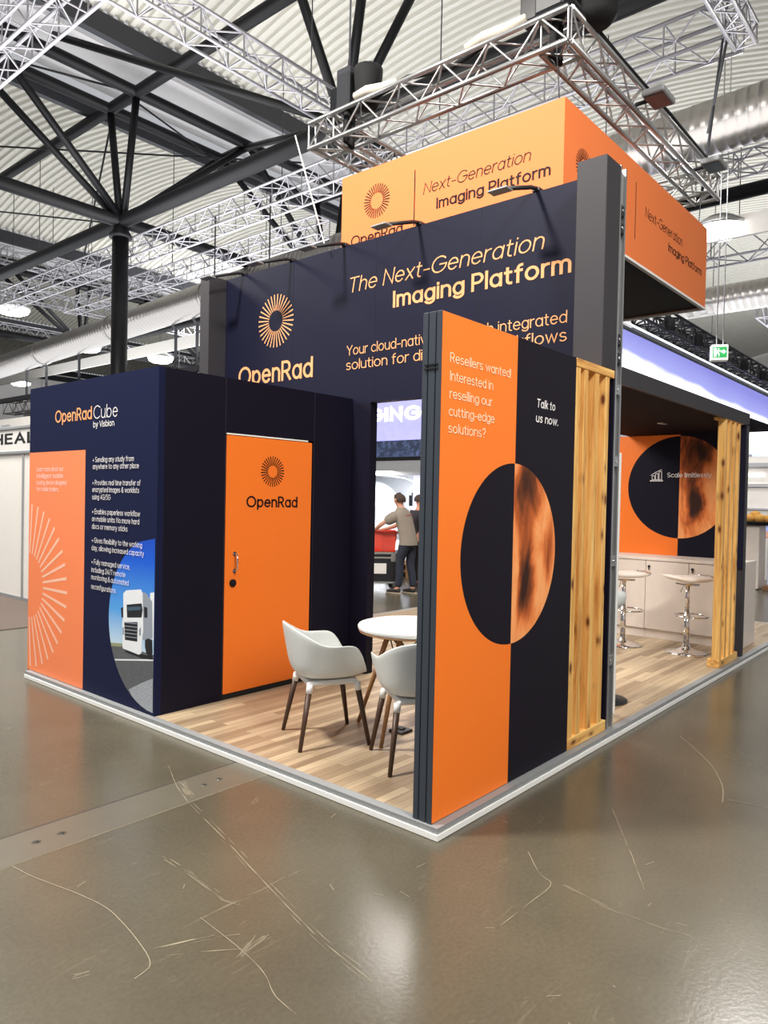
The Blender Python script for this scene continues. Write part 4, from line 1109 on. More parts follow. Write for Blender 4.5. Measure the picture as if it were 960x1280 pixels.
def seg(p0, p1, sz=0.27, r=0.024, rb=0.010):
    p0 = Vector(p0); p1 = Vector(p1); d = p1-p0; L = d.length; d.normalize(); U = Vector((0, 0, 1)); S = d.cross(U); h = sz/2
    cor = [S*h+U*h, S*-h+U*h, S*-h+U*-h, S*h+U*-h]; q = MB()
    for c in cor: MB().tube(p0+c, p1+c, r, n=8).build('chord', M_ALU, tf)
    n = int(L/0.24)
    for k in range(4):
        a, b = cor[k], cor[(k+1) % 4]
        for i in range(n):
            s0 = p0+d*(L*i/n); s1 = p0+d*(L*(i+1)/n); A, B = (a, b) if (i+k) % 2 == 0 else (b, a)
            q.tube(s0+A, s1+B, rb, n=5, cap=False)
    for s0 in (p0, p1):
        for k in range(4): q.tube(s0+cor[k], s0+cor[(k+1) % 4], rb, n=5, cap=False)
    q.build('lacing', M_ALU, tf)


TZ = 5.49
seg((2.62, 0.875, TZ), (6.55, 0.875, TZ)); seg((2.62, 3.55, TZ), (6.55, 3.55, TZ)); seg((2.72, 0.75, TZ), (2.72, 3.75, TZ)); seg((6.40, 0.75, TZ), (6.40, 3.75, TZ))
for i, (x, y, lb) in enumerate(((2.72, 3.30, 'black chain hoist with chain bag over the left truss corner'), (2.72, 0.93, 'large black chain hoist with chain bag over the near truss corner'))):
    k = 1.05+0.4*i
    hst = thing('chain_hoist', lb, 'hoist', (x, y, 5.63), 'chain hoists')
    MB().bbox(x-.10*k, x+.10*k, y-.09*k, y+.09*k, 5.66, 5.66+.40*k, .02).build('motor', M_BLACK, hst)
    MB().bbox(x-.06, x+.08, y+.09*k, y+.22*k, 5.70, 5.95, .02).build('gearbox', M_BLACKG, hst)
    bg_ = MB(); bg_.lathe([(0.08*k, -0.02), (0.12*k, 0.04), (0.14*k, 0.30*k), (0.14*k, (0.36+.26*i)*k)], (x+.02+.2*i, y-.24*k+.1*i, 5.64), 14); bg_.build('chain_bag', M_BLACKM, hst)
    MB().path([(x, y, 5.66+.4*k), (x, y, 9.0)], 0.012, n=6).build('chain', M_BLACK, hst)
    MB().path([(x, y, 5.70), (x-.02, y, 5.63), (x-.02, y+.02, 5.36), (x+.03, y-.02, 5.30), (x+.06, y, 5.63)], 0.035, n=8).build('sling', M_BLACKM, hst)
for p, q_, lb in (((2.60, 3.1, 5.70), (2.60, 2.55, 5.66), 'beige cable sleeve lying on the truss by the left hoist'), ((2.60, 1.75, 5.67), (2.60, 1.15, 5.70), 'beige cable sleeve lying on the truss by the near hoist')):
    p = Vector(p); q_ = Vector(q_)
    tag(MB().path([p, p.lerp(q_, .3)+Vector((0, 0, .02)), p.lerp(q_, .7)-Vector((0, 0, .01)), q_], [.035, .045, .045, .03], n=8).build('cable_sleeve', M_CABLE), lb, 'cable')
tag(MB().path([(2.74, 3.0, 5.70), (2.7, 2.5, 5.72), (2.74, 2.0, 5.66), (2.7, 1.5, 5.72), (2.72, 1.1, 5.75)], 0.028, n=6).build('power_cable', M_BLACKM), 'thick black cable looping along the front truss', 'cable')
tag(MB().path([(2.5, 0.72, 5.66), (3.6, 0.73, 5.655), (4.8, 0.72, 5.655), (6.2, 0.73, 5.655)], 0.02, n=6).build('power_cable', M_BLACKM), 'black cable lying along the right truss chord', 'cable')
for x, z, lb in ((3.95, 5.40, 'grey floodlight on the truss above the banner, unlit'), (5.62, 5.38, 'grey floodlight near the right end of the truss, catching light')):
    f = thing('floodlight', lb, 'floodlight', (x, 0.62, z-.1), 'floodlights on the right truss')
    MB().bbox(x-.16, x+.16, 0.42, 0.62, z-.03, z+.03, .01).build('housing', M_ALUG, f)
    BX(x-.13, x+.13, 0.44, 0.60, z-.036, z-.028).build('glass', M_WIN, f)
    MB().tube((x, .62, z), (x, .74, z+.0), 0.02, n=8).build('bracket', M_BLACK, f)
for x, y, i in ((2.3, 2.8, 0), (2.3, 0.66, 1), (5.6, 0.66, 2), (5.6, 2.8, 3)):
    tag(MB().tube((x, y, hz1), (x+.3 if i < 2 else x+.7, y+(.7 if y > 1 else .2), 5.40), 0.005, n=5).build('steel_wire', M_BLACK), ['thin steel wire holding the left front banner corner', 'thin steel wire holding the near banner corner', 'thin steel wire holding the right banner corner', 'thin steel wire holding the rear banner corner'][i], 'wire')
for p, q_, lb in (((1.95, 2.83, 3.97), (2.3, 3.65, 5.36), 'thin white cord rising from the wall top to the left truss corner'),):
    tag(MB().tube(p, q_, 0.008, n=6).build('cord', M_WHITE), lb, 'cord')
for p, q_, lb in (((7.87, 10.6, 8.3), (7.87, 10.6, 0.0), 'long chain hanging left of the orange banner'), ((7.87, 12.6, 8.3), (7.87, 12.6, 0.0), 'second long chain hanging further left of the orange banner'), ((8.3, 1.2, 8.9), (6.6, 0.95, 5.5), 'taut black cable from the roof to the right truss end'), ((7.0, 0.81, 7.6), (7.4, 1.15, 6.6), 'short chain dangling below the top right truss')):
    tag(MB().tube(p, q_, 0.018, n=6).build('chain', M_BLACK), lb, 'chain')

# ================================================================== NEIGHBOURING STANDS
# left: plain white shell-scheme stand with fascia sign
lb = thing('shell_stand', 'plain white shell scheme stand with grey fascia reading HEALTH', 'exhibition stand', (2.2, 10.5, 0))
BX(1.96, 2.0, 7.2, 16.0, 0.02, 2.2).build('wall_panel', M_WALLW, lb)
for y in (7.2, 8.16, 9.13, 10.1, 11.07, 12.04): MB().bbox(1.94, 1.985, y-.02, y+.02, 0, 2.2, .006).build('post', M_ALUG, lb)
BX(1.95, 1.96, 7.2, 16.0, 0.0, 0.05).build('skirting', M_ALUG, lb)
BX(1.95, 2.0, 7.2, 16.0, 2.215, 2.57).build('fascia', M_SIGNG, lb)
for z in (2.195, 2.57): MB().bbox(1.93, 2.01, 7.2, 16.0, z, z+.045, .006).build('fascia_rail', M_ALUG, lb)
P = Plane((1.95, 0, 0), (0, -1, 0))
q = MB(); text(q, P, 'HEALTH', -10.19, 2.345, 2.26, 0.175, 0.22, 0.14); q.build('lettering', M_BLACKM, lb)
for y in (9.75, 9.9): MB().bbox(1.95, 2.0, y-.04, y+.04, 2.615, 2.66, .006).build('lamp_clip', M_ALUG, lb)
tag(BX(4.4, 4.5, 8.0, 24.0, 0.0, 3.30).build('partition_wall', M_WALLW), 'tall plain white wall rising behind the HEALTH stand', 'partition wall')
tag(MB().bbox(0.4, 1.94, 6.9, 16, 0.0, 0.008, .002).build('carpet', M_CARPET), 'brown speckled carpet strip before the white shell stand', 'carpet')

# behind: imaging stand seen through the gap
ib = thing('imaging_stand', 'bright white scanner stand under a violet lit sign seen through the gap', 'exhibition stand', (14.5, 12, 0))
BX(13.0, 13.5, 9.0, 18.0, 3.27, 4.60).build('sign_box', M_GINGB, ib)
P = Plane((13.0, 0, 0), (0, -1, 0))
q = MB(); text(q, P, 'IMAGING', -13.55, 3.80, 3.33, 0.42, 0.26, 0.12, d=.01); q.build('sign_lettering', M_GINGL, ib)
BX(12.98, 13.5, 9.0, 18.0, 2.80, 3.262).build('screen_band', M_LED, ib)
BX(12.97, 13.5, 9.0, 18.0, 2.70, 2.80).build('band_edge', M_BLACKM, ib)
BX(12.99, 13.5, 9.0, 18.0, 2.29, 2.70).build('fascia', M_WALLG, ib)
BX(16.0, 16.1, 8.0, 20.0, 0.0, 2.70).build('rear_wall', M_GANTRY, ib)
BX(13.5, 16.0, 8.0, 20.0, 2.62, 2.70).build('ceiling_panel', M_GANTRY, ib)
BX(13.0, 16.0, 8.9, 20.0, 0.0, 0.04).build('floor_panel', M_GANTRY, ib)
BX(13.3, 13.5, 10.42, 10.68, 0.04, 2.29).build('light_column', M_LILAC, ib)
sc_ = thing('scanner', 'white round scanner gantry with small display, behind the man', 'scanner', (14.6, 12.3, 0.04))
R = []
for i in range(33):
    a = 2*PI*i/32; R.append((a,))
prof = [(0.36, -0.45), (0.45, -0.52), (0.80, -0.48), (1.0, -0.36), (1.06, -0.1), (1.06, 0.3), (0.95, 0.45), (0.36, 0.45), (0.36, -0.45)]
n = 40; vs = []; fs = []
for r, x in prof:
    for k in range(n):
        a = 2*PI*k/n; vs.append((14.6+x, 13.5+r*1.06*math.cos(a), 1.12+r*math.sin(a)))
for i in range(len(prof)-1):
    for k in range(n): fs.append((i*n+k, i*n+(k+1) % n, (i+1)*n+(k+1) % n, (i+1)*n+k))
q = MB(); q.mesh(vs, fs, 0, True); q.build('gantry_ring', M_GANTRY, sc_)
MB().bbox(14.2, 15.0, 11.4, 13.2, 0.04, 0.32, .04).build('pedestal', M_GANTRY, sc_)
MB().bbox(14.04, 14.10, 11.27, 11.42, 1.42, 1.74, .012).build('display', M_BLACKG, sc_)
MB().path([(14.05, 11.2+0.0, 2.1), (14.04, 11.6, 2.24), (14.04, 12.1, 2.30), (14.05, 12.6, 2.26)], 0.012, n=6).build('trim_line', M_WALLG, sc_)
cp = thing('ceiling_monitor', 'small dark monitor on an arm right of the man', 'monitor', (13.6, 10.9, 1.5))
MB().bbox(13.58, 13.62, 10.74, 10.96, 1.62, 1.82, .008).build('screen', M_BLACKG, cp); MB().tube((13.6, 10.9, 1.82), (13.6, 10.9, 2.62), 0.015, n=8).build('arm', M_WALLG, cp)

# billboard wall and its lighting truss to the right
bb = thing('backlit_billboard', 'huge backlit cloud billboard wall glowing above the bar canopy', 'billboard', (20.5, 5.6, 0))
q = MB(); q.box(11.0, 33.0, 5.5, 5.9, 3.62, 6.05); o = q.build('light_panel', M_BOX, bb)
BX(11.0, 33.0, 5.52, 5.9, 6.05, 6.18).build('top_rail', M_BLACK, bb)
for x in (12, 16, 20, 24, 28, 32.5): BX(x-.1, x+.1, 5.6, 5.8, 0, 3.62).build('post', M_WALLW, bb)
MB().tube((11.0, 5.46, 6.22), (33.0, 5.46, 6.22), 0.03, n=6).build('led_strip', M_STRIPL, bb)
box_truss('lighting_truss', (11.0, 5.4, 6.62), (33, 5.4, 6.62), 0.55, 'black lighting truss running along the top of the glowing billboard', 0.04, 0.025, M_BLACK)
sp0 = None
for i, x in enumerate((13.2, 15.1, 17.2, 19.6, 22.0, 24.5, 27.0)):
    lbx = 'black spotlight on the billboard truss, number %s from the left post' % ['one', 'two', 'three', 'four', 'five', 'six', 'seven'][i]
    lbx = ['black spotlight on the billboard truss nearest the metal post', 'second black spotlight along the billboard truss', 'third black spotlight along the billboard truss', 'fourth black spotlight along the billboard truss, left of the exit sign', 'fifth black spotlight along the billboard truss, right of the exit sign', 'sixth black spotlight along the billboard truss', 'last black spotlight at the right end of the billboard truss'][i]
    if sp0 is None:
        sp0 = thing('spotlight', lbx, 'spotlight', (x, 5.2, 6.35), 'spotlights on the billboard truss')
        MB().lathe([(0.05, .0), (0.13, .02), (0.14, .3), (0.10, .36)], (x, 5.05, 6.3), 12).build('housing', M_BLACKM, sp0)
        MB().tube((x, 5.05, 6.6), (x, 5.2, 6.9), 0.03, n=6).build('yoke', M_BLACK, sp0)
    else: dup(sp0, (x, 5.2, 6.35), 0, lbx)
ww = thing('white_stand', 'white grey stand wall seen at the right edge beneath the billboard', 'exhibition stand', (15.3, 0.5, 0))
BX(15.0, 15.1, -3.5, 3.2, 0, 2.74).build('wall_panel', M_WALLW, ww)
MB().bbox(14.9, 15.0, -3.5, 3.2, 2.50, 2.60, .01).build('rail', M_WALLG, ww); MB().bbox(14.92, 15.0, 2.1, 2.9, 2.28, 2.34, .01).build('lamp_bar', M_GINGL, ww)
for a in ((1.95, 2.6, 2.06, 2.13), (1.95, 2.6, 1.55, 1.59)): BX(14.94, 15.0, a[0], a[1], a[2], a[3]).build('frame_rail', M_WALLG, ww)
for y in (1.95, 2.57): BX(14.94, 15.0, y, y+.03, 1.59, 2.06).build('frame_rail', M_WALLG, ww)
# snack table with rolls
tbx = thing('snack_table', 'pale serving table with frosted leg at the right edge, rolls on top', 'table', (12.9, 1.62, 0))
MB().bbox(12.6, 13.3, 1.15, 2.1, 1.26, 1.30, .01).build('top', M_BLACKM, tbx)
MB().bbox(12.7, 13.2, 1.62, 2.08, 0.02, 1.26, .01).build('cabinet', M_CAB, tbx)
MB().bbox(12.75, 12.95, 1.30, 1.48, 0.10, 1.26, .02).build('leg', M_ACRYL, tbx)
MB().bbox(12.68, 13.02, 1.24, 1.54, 0.0, 0.10, .01).build('foot', M_PALLET, tbx)
tr = tag(MB().lathe([(0.30, 0), (0.34, 0.03), (0.33, 0.035)], (12.85, 1.62, 1.30), 24).build('tray', M_BLACKM), 'flat dark tray holding bread rolls on the serving table', 'tray')
r0 = None
for i, (x, y, z, m, lb_) in enumerate(((12.70, 1.80, 1.40, M_BREAD, 'golden bread roll at the left of the tray'), (12.68, 1.62, 1.40, M_BREAD, 'golden bread roll in the middle of the tray front'), (12.72, 1.46, 1.39, M_BREAD, 'golden bread roll to the right of the tray'), (12.85, 1.74, 1.46, M_BREAD, 'golden bread roll at the back of the tray'), (12.80, 1.34, 1.40, M_BREADD, 'dark brown roll at the right end of the tray'))):
    q = MB(); q.lathe([(0.02, -.075), (0.07, -.06), (0.10, 0), (0.075, 0.06), (0.02, 0.085)], (0, 0, 0), 14)
    for j, v in enumerate(q.v): q.v[j] = (v[0]*0.95+x, v[1]*1.1+y, v[2]*(1+.1*math.sin(7*v[0]+i))+z-.005)
    tag(q.build('bread_roll', m), lb_, 'bread roll', 'rolls on the tray')


# exit sign
ex = thing('exit_sign', 'white hanging exit sign box with green running man and arrow', 'exit sign', (12.34, 2.6, 4.5))
EM = Matrix.Translation(Vector((12.42, 2.50, 4.5))) @ Matrix.Rotation(math.atan2(-math.cos(yaw), math.sin(yaw))-0.22, 4, 'Z')
MB().bbox(-.03, .29, 0.0, 0.16, 0.0, 0.32, .015, mtx=EM).build('housing', M_WHITE, ex)
P = Plane(EM @ Vector((0, 0, 0)), EM.to_3x3() @ Vector((1, 0, 0)))
rect(MB(), P, 0.0, 0.26, 0.06, 0.27, .003).build('pictogram_panel', M_EXITG, ex)
q = MB()
flat(q, P, [(0.15, .158), (0.19, .158), (0.19, .125), (0.245, .175), (0.19, .225), (0.19, .192), (0.15, .192)], .005)
rect(q, P, 0.02, 0.065, 0.075, 0.25, .005)
flat(q, P, [(a*.014+.105, b*.014+.232) for a, b in arcpoly(0, 0, 1, 1, 0, 330, 12)], .005)
for pl_ in ([(.10, .212), (.092, .165), (.118, .13), (.112, .09)], [(.092, .165), (.075, .13), (.05, .125)], [(.10, .205), (.13, .185), (.14, .195)], [(.10, .205), (.07, .18), (.066, .16)]):
    for pq in _stroke(pl_, .015): q.face([P.pt(t.x, t.y, .006) for t in pq])
q.build('pictogram', M_EXITW, ex)
for x in (.08, .2): MB().tube(EM @ Vector((x, .08, .31)), EM @ Vector((x, .08, 8.3)), 0.010, n=6).build('chain', M_ALU, ex)


# ================================================================== PEOPLE
DV = Vector((math.cos(yaw), math.sin(yaw), 0)); LV = Vector((-math.sin(yaw), math.cos(yaw), 0))


def skin(name, verts, edges, m, parent, sub=2, root=0):
    me = bpy.data.meshes.new('tmp'); me.from_pydata([v[0] for v in verts], edges, [])
    o = bpy.data.objects.new('tmp', me); COL.objects.link(o)
    o.modifiers.new('s', 'SKIN'); s = o.modifiers.new('u', 'SUBSURF'); s.levels = sub; s.render_levels = sub
    for i, v in enumerate(verts):
        sv = me.skin_vertices[0].data[i]; r = v[1]; sv.radius = r if isinstance(r, tuple) else (r, r); sv.use_root = (i == root)
    bpy.context.view_layer.update()
    dg = bpy.context.evaluated_depsgraph_get()
    nm = bpy.data.meshes.new_from_object(o.evaluated_get(dg))
    bpy.data.objects.remove(o); bpy.data.meshes.remove(me)
    nm.name = name; nm.materials.clear(); nm.materials.append(m)
    nm.polygons.foreach_set('use_smooth', [True]*len(nm.polygons))
    r = bpy.data.objects.new(name, nm); COL.objects.link(r); r.parent = parent; WLOC[r] = WLOC[parent]
    return r


def chain(vs, es, pts):
    i0 = len(vs)
    for k, p in enumerate(pts):
        vs.append(p)
        if k: es.append((i0+k-1, i0+k))
    return i0


def worker():
    base = Vector((6.99, 5.87, 0))
    t = thing('person', 'man in taupe t-shirt and dark jeans leaning to push a flight case', 'person', tuple(base))
    L = lambda a, b, z: tuple(LV*a+DV*b+Vector((0, 0, z)))          # a = to his pushing side, b = away
    # continuous body
    vs = []; es = []
    pel = 0; vs.append((L(-.07, 0, .92), (.11, .10)))
    sp = [(L(-.04, 0, 1.06), (.10, .09)), (L(.0, 0, 1.22), (.11, .09)), (L(.05, 0, 1.37), (.11, .09)), (L(.075, 0, 1.45), (.07, .07)), (L(.11, 0, 1.51), (.056, .056)), (L(.135, 0, 1.57), (.085, .08)), (L(.14, 0, 1.655), (.088, .085)), (L(.135, 0, 1.71), (.05, .05))]
    i = chain(vs, es, sp); es.append((0, i)); chest = i+2
    arms = {}
    for sg, el, wr, hd in ((-1, (.30, -.30, 1.18), (.46, -.22, 1.10), (.53, -.18, 1.085)), (1, (.33, .20, 1.16), (.47, .10, 1.10), (.54, .08, 1.085))):
        b0 = sg
        pts = [(L(.06, .15*sg, 1.37), .045), (L(.10, .20*sg, 1.34), .046), (L(*el), .042), (L(*wr), .030), (L(*hd), (.038, .022))]
        i = chain(vs, es, pts); es.append((chest, i)); h = i+4
        for k in range(4):     # fingers resting on the crate edge
            f = [(L(hd[0]+.05, hd[1]+(-.03+.02*k), hd[2]+.004), .011), (L(hd[0]+.085-.006*abs(k-1.3), hd[1]+(-.034+.023*k), hd[2]-.008), .010), (L(hd[0]+.10-.008*abs(k-1.3), hd[1]+(-.035+.024*k), hd[2]-.03), .008)]
            j = chain(vs, es, f); es.append((h, j))
        j = chain(vs, es, [(L(hd[0]+.0, hd[1]+.045*(1 if sg < 0 else -1), hd[2]-.005), .012), (L(hd[0]+.04, hd[1]+.062*(1 if sg < 0 else -1), hd[2]-.012), .009)]); es.append((h, j))
    legs = []
    for sg, kn, an, toe in ((-1, (.03, -.08, .50), (.05, -.09, .09), (.23, -.11, .035)), (1, (-.06, .10, .50), (-.13, .11, .09), (.05, .12, .035))):
        pts = [(L(-.07, .085*sg, .84), (.07, .07)), (L(*kn), .045), (L((kn[0]+an[0])/2-.01, (kn[1]+an[1])/2, .31), .042), (L(*an), .038), (L(toe[0]-.09, toe[1], .045), (.038, .034)), (L(*toe), (.032, .024))]
        i = chain(vs, es, pts); es.append((0, i)); legs.append((sg, kn, an, toe))
    skin('body', vs, es, M_SKIN, t)
    # shirt
    q = MB(); n = 22; V = []; Fc = []
    RG = [(-.088, .845, .150, .182), (-.088, .86, .152, .184), (-.07, 1.0, .140, .176), (-.03, 1.14, .132, .180), (.02, 1.28, .132, .196), (.05, 1.37, .125, .205), (.066, 1.425, .108, .17), (.078, 1.46, .086, .11), (.088, 1.485, .074, .078)]
    for a_, z, ra, rb in RG:
        for k in range(n):
            t_ = 2*PI*k/n; wr_ = 1+.022*math.sin(5*t_+z*9)*max(0, 1.3-z)*2
            V.append(base+Vector(L(a_+ra*wr_*math.cos(t_), rb*wr_*math.sin(t_), z)))
    for i in range(len(RG)-1):
        for k in range(n): Fc.append((i*n+k, i*n+(k+1) % n, (i+1)*n+(k+1) % n, (i+1)*n+k))
    q.mesh(V, Fc, 0, True); sh_ = q.build('shirt', M_SHIRT, t); sm_ = sh_.modifiers.new('smooth', 'SUBSURF'); sm_.levels = 1; sm_.render_levels = 1
    for sg, el in ((-1, (.30, -.30, 1.18)), (1, (.33, .20, 1.16))):
        S0 = Vector((.045, .115*sg, 1.375)); E0 = Vector(el); vs = []; es = []
        chain(vs, es, [(L(*S0), .112), (L(*S0.lerp(E0, .40)), .108), (L(*S0.lerp(E0, .80)), .088)]); skin('sleeve', vs, es, M_SHIRT, t)
    q = MB()      # reddish line of print across the shoulder blades
    for k in range(8):
        t0 = PI-.42+.84*k/8; t1 = PI-.42+.84*(k+1)/8
        q.face([base+Vector(L(.043+.134*math.cos(t0), .208*math.sin(t0), 1.355)), base+Vector(L(.043+.134*math.cos(t1), .208*math.sin(t1), 1.355)), base+Vector(L(.048+.134*math.cos(t1), .208*math.sin(t1), 1.37)), base+Vector(L(.048+.134*math.cos(t0), .208*math.sin(t0), 1.37))])
    q.build('back_print', M_STRIPE, t)
    # trousers
    vs = []; es = []
    vs.append((L(-.07, 0, .92), (.158, .125)))
    i = chain(vs, es, [(L(-.055, 0, 1.0), (.152, .120)), (L(-.045, 0, 1.07), (.146, .112))]); es.append((0, i))
    for sg, kn, an, toe in legs:
        j = chain(vs, es, [(L(-.07, .088*sg, .83), (.104, .100)), (L(kn[0]-.01, kn[1], .62), .085), (L(*kn), .076), (L((kn[0]+an[0])/2-.012, (kn[1]+an[1])/2, .29), .070), (L(an[0], an[1], .105), .064)]); es.append((0, j))
    skin('jeans', vs, es, M_JEANS, t)
    for sg, kn, an, toe in legs:
        vs = []; es = []
        chain(vs, es, [(L(an[0]-.05, an[1], .055), (.048, .046)), (L(an[0]+.03, an[1], .058), (.050, .048)), (L(toe[0]-.05, toe[1], .045), (.050, .038)), (L(toe[0]+.045, toe[1], .036), (.042, .028))])
        s_ = skin('shoe', vs, es, M_SHOE, t)
        q = MB(); a0, b0 = an[0]-.08, an[1]; a1, b1 = toe[0]+.075, toe[1]
        ol = []
        for k in range(18):
            an_ = 2*PI*k/18; u = (a0+a1)/2+(a1-a0)/2*math.cos(an_); v = (b0+b1)/2+.047*math.sin(an_); ol.append((u, v))
        q.prism([(p[0], p[1]) for p in ol], base+Vector((0, 0, .003)), LV, DV, Vector((0, 0, 1)), .018); so_ = q.build('sole', M_SOLE, t)
    # hair cap, ears, face
    hv = MB(); n = 18; vsx = []; fsx = []
    for i in range(9):
        ph = PI*0.62*i/8
        for k in range(n):
            a = 2*PI*k/n; r = .106*math.sin(ph); back = math.cos(a)
            z = 1.640+.108*math.cos(ph)-(0.02 if back < 0 else 0)
            vsx.append(base+LV*(.13+r*1.02*math.cos(a)-.012)+DV*(r*.95*math.sin(a))+Vector((0, 0, z+(0.035*max(0, math.cos(a)) if i > 4 else 0))))
    for i in range(8):
        for k in range(n): fsx.append((i*n+k, i*n+(k+1) % n, (i+1)*n+(k+1) % n, (i+1)*n+k))
    hv.mesh(vsx, fsx, 0, True); hv.build('hair', M_HAIR, t)
    fc = MB()
    for sg in (-1, 1):
        fc.lathe([(.004, -.03), (.016, -.02), (.018, .01), (.006, .03)], base+LV*.135+DV*(.098*sg)+Vector((0, 0, 1.615)), 8)
    fc.lathe([(.016, -.022), (.012, .0), (.005, .03)], base+LV*.232+Vector((0, 0, 1.60)), 8); fc.build('ears_and_nose', M_SKIN, t)
    ey = MB()
    for sg in (-1, 1): ey.lathe([(.002, -.008), (.009, 0), (.002, .008)], base+LV*.218+DV*(.034*sg)+Vector((0, 0, 1.635)), 8)
    ey.build('eyes', M_BLACKG, t)
    MB().box(.218, .226, -.02, .02, 1.562, 1.568, mtx=Matrix.Translation(base) @ Matrix((( LV.x, DV.x, 0, 0), (LV.y, DV.y, 0, 0), (0, 0, 1, 0), (0, 0, 0, 1)))).build('mouth', M_STRIPE, t)
    t.rotation_euler = (0, 0, math.radians(-38))
    return t


worker()


def bystander(name_label, base, m_top, m_leg, facing, h=1.0):
    base = Vector(base); t = thing('person', name_label, 'person', tuple(base))
    F = Vector((math.cos(facing), math.sin(facing), 0)); Sd = Vector((-F.y, F.x, 0))
    L = lambda f, s, z: tuple((F*f+Sd*s+Vector((0, 0, z)))*h)
    vs = [(L(0, 0, .95), (.15*h, .11*h))]; es = []
    i = chain(vs, es, [(L(0, 0, 1.1), (.14, .10)), (L(.0, 0, 1.28), (.16, .11)), (L(0, 0, 1.42), (.15, .10)), (L(0, 0, 1.50), (.06, .06)), (L(.02, 0, 1.57), (.055, .055)), (L(.03, 0, 1.63), (.088, .078)), (L(.03, 0, 1.70), (.09, .082)), (L(.02, 0, 1.76), (.05, .05))]); es.append((0, i)); ch = i+2
    for sg in (-1, 1):
        hd = (.22, .20*sg, 1.02)
        j = chain(vs, es, [(L(0, .19*sg, 1.43), .06), (L(-.02, .24*sg, 1.18), .045), (L(.16, .22*sg, 1.05), .033), (L(*hd), (.035, .024))]); es.append((ch, j))
        for k in range(4):
            e = chain(vs, es, [(L(hd[0]+.05, hd[1]-.03+.02*k, hd[2]-.005), .010), (L(hd[0]+.085-.006*abs(k-1.4), hd[1]-.032+.022*k, hd[2]-.03), .008)]); es.append((j+3, e))
        e = chain(vs, es, [(L(hd[0]+.02, hd[1]-.05*sg, hd[2]), .011), (L(hd[0]+.06, hd[1]-.06*sg, hd[2]-.012), .009)]); es.append((j+3, e))
        j = chain(vs, es, [(L(0, .09*sg, .86), (.095, .09)), (L(.02, .10*sg, .50), .062), (L(-.01, .10*sg, .09), .042), (L(.10, .11*sg, .04), (.036, .03)), (L(.17, .12*sg, .03), (.03, .022))]); es.append((0, j))
    skin('body', vs, es, M_SKIN, t)
    vs = [(L(0, 0, 1.10), (.165, .125))]; es = []
    i = chain(vs, es, [(L(0, 0, 1.28), (.178, .13)), (L(0, 0, 1.42), (.17, .12)), (L(0, 0, 1.49), (.08, .08))]); es.append((0, i)); j = chain(vs, es, [(L(0, 0, .93), (.17, .13))]); es.append((0, j))
    for sg in (-1, 1): j = chain(vs, es, [(L(0, .19*sg, 1.43), .080), (L(-.02, .24*sg, 1.18), .064), (L(.10, .225*sg, 1.09), .052)]); es.append((i+1, j))
    skin('jacket', vs, es, m_top, t)
    vs = [(L(0, 0, .93), (.16, .122))]; es = []
    for sg in (-1, 1): j = chain(vs, es, [(L(0, .09*sg, .84), (.105, .10)), (L(.02, .10*sg, .50), .080), (L(-.01, .10*sg, .10), .066)]); es.append((0, j))
    skin('trousers', vs, es, m_leg, t)
    for sg in (-1, 1):
        vs = []; es = []; chain(vs, es, [(L(-.05, .10*sg, .05), (.046, .044)), (L(.05, .11*sg, .055), (.05, .046)), (L(.17, .12*sg, .036), (.042, .03))]); skin('shoe', vs, es, M_SHOE, t)
    hv = MB(); n = 16; vsx = []; fsx = []
    for i in range(8):
        ph = PI*.6*i/7
        for k in range(n):
            a = 2*PI*k/n; r = .108*math.sin(ph); vsx.append(base+(F*(.012+r*math.cos(a))+Sd*(r*.95*math.sin(a))+Vector((0, 0, 1.69+.108*math.cos(ph)+(0.04*max(0, math.cos(a)) if i > 3 else 0))))*h)
    for i in range(7):
        for k in range(n): fsx.append((i*n+k, i*n+(k+1) % n, (i+1)*n+(k+1) % n, (i+1)*n+k))
    hv.mesh(vsx, fsx, 0, True); hv.build('hair', M_HAIR, t)
    return t


bystander('person in dark grey jacket half hidden by the corner panel edge', (7.96, 6.33, 0), M_GREYP, M_BLACKM, yaw-PI/2+.3, 0.96)
bystander('person in pale blue shirt standing behind the bread at the right edge', (14.2, 1.58, 0), M_BLUEC, M_BLACKM, yaw+PI*.8, 0.98)

# flight case and crate (turned square to the push direction)
RZ = math.atan2(LV.y, LV.x)
fcO = Vector((7.22, 6.33, 0))
MT = Matrix.Translation(fcO) @ Matrix.Rotation(RZ+.06, 4, 'Z') @ Matrix.Scale(-1, 4, Vector((0, 1, 0)))


def FB(x0, x1, y0, y1, z0, z1, r=.006): return MB().bbox(x0, x1, y0, y1, z0, z1, r, mtx=MT)


fc = thing('flight_case', 'black flight case with silver edges and white label on castors', 'flight case', tuple(fcO))
FB(-.12, .80, -.30, .30, .155, .69).build('body', M_CASE, fc)
for a in ((-.13, .81, -.31, -.28, .66, .70), (-.13, .81, -.31, -.28, .145, .18), (-.13, .81, .28, .31, .66, .70), (-.13, .81, .28, .31, .145, .18), (-.13, -.10, -.31, -.28, .15, .70), (.78, .81, -.31, -.28, .15, .70), (-.13, -.10, .28, .31, .15, .70), (-.13, .81, -.312, -.29, .585, .615)): FB(*a, .004).build('edge_profile', M_ALU, fc)
for x in (-.12, .80):
    for z in (.16, .69):
        p = MT @ Vector((x, -.30, z)); MB().lathe([(.005, -.035), (.03, -.02), (.035, 0), (.03, .02), (.005, .035)], p, 12).build('corner_ball', M_ALU, fc)
FB(.12, .50, -.318, -.30, .32, .50, .002).build('label_plate', M_WALLW, fc); FB(.36, .58, -.318, -.301, .31, .40, .002).build('label_plate', M_WALLW, fc)
FB(.60, .68, -.32, -.30, .53, .66, .004).build('latch', M_ALU, fc); FB(-.04, .04, -.32, -.30, .53, .66, .004).build('latch', M_ALU, fc)
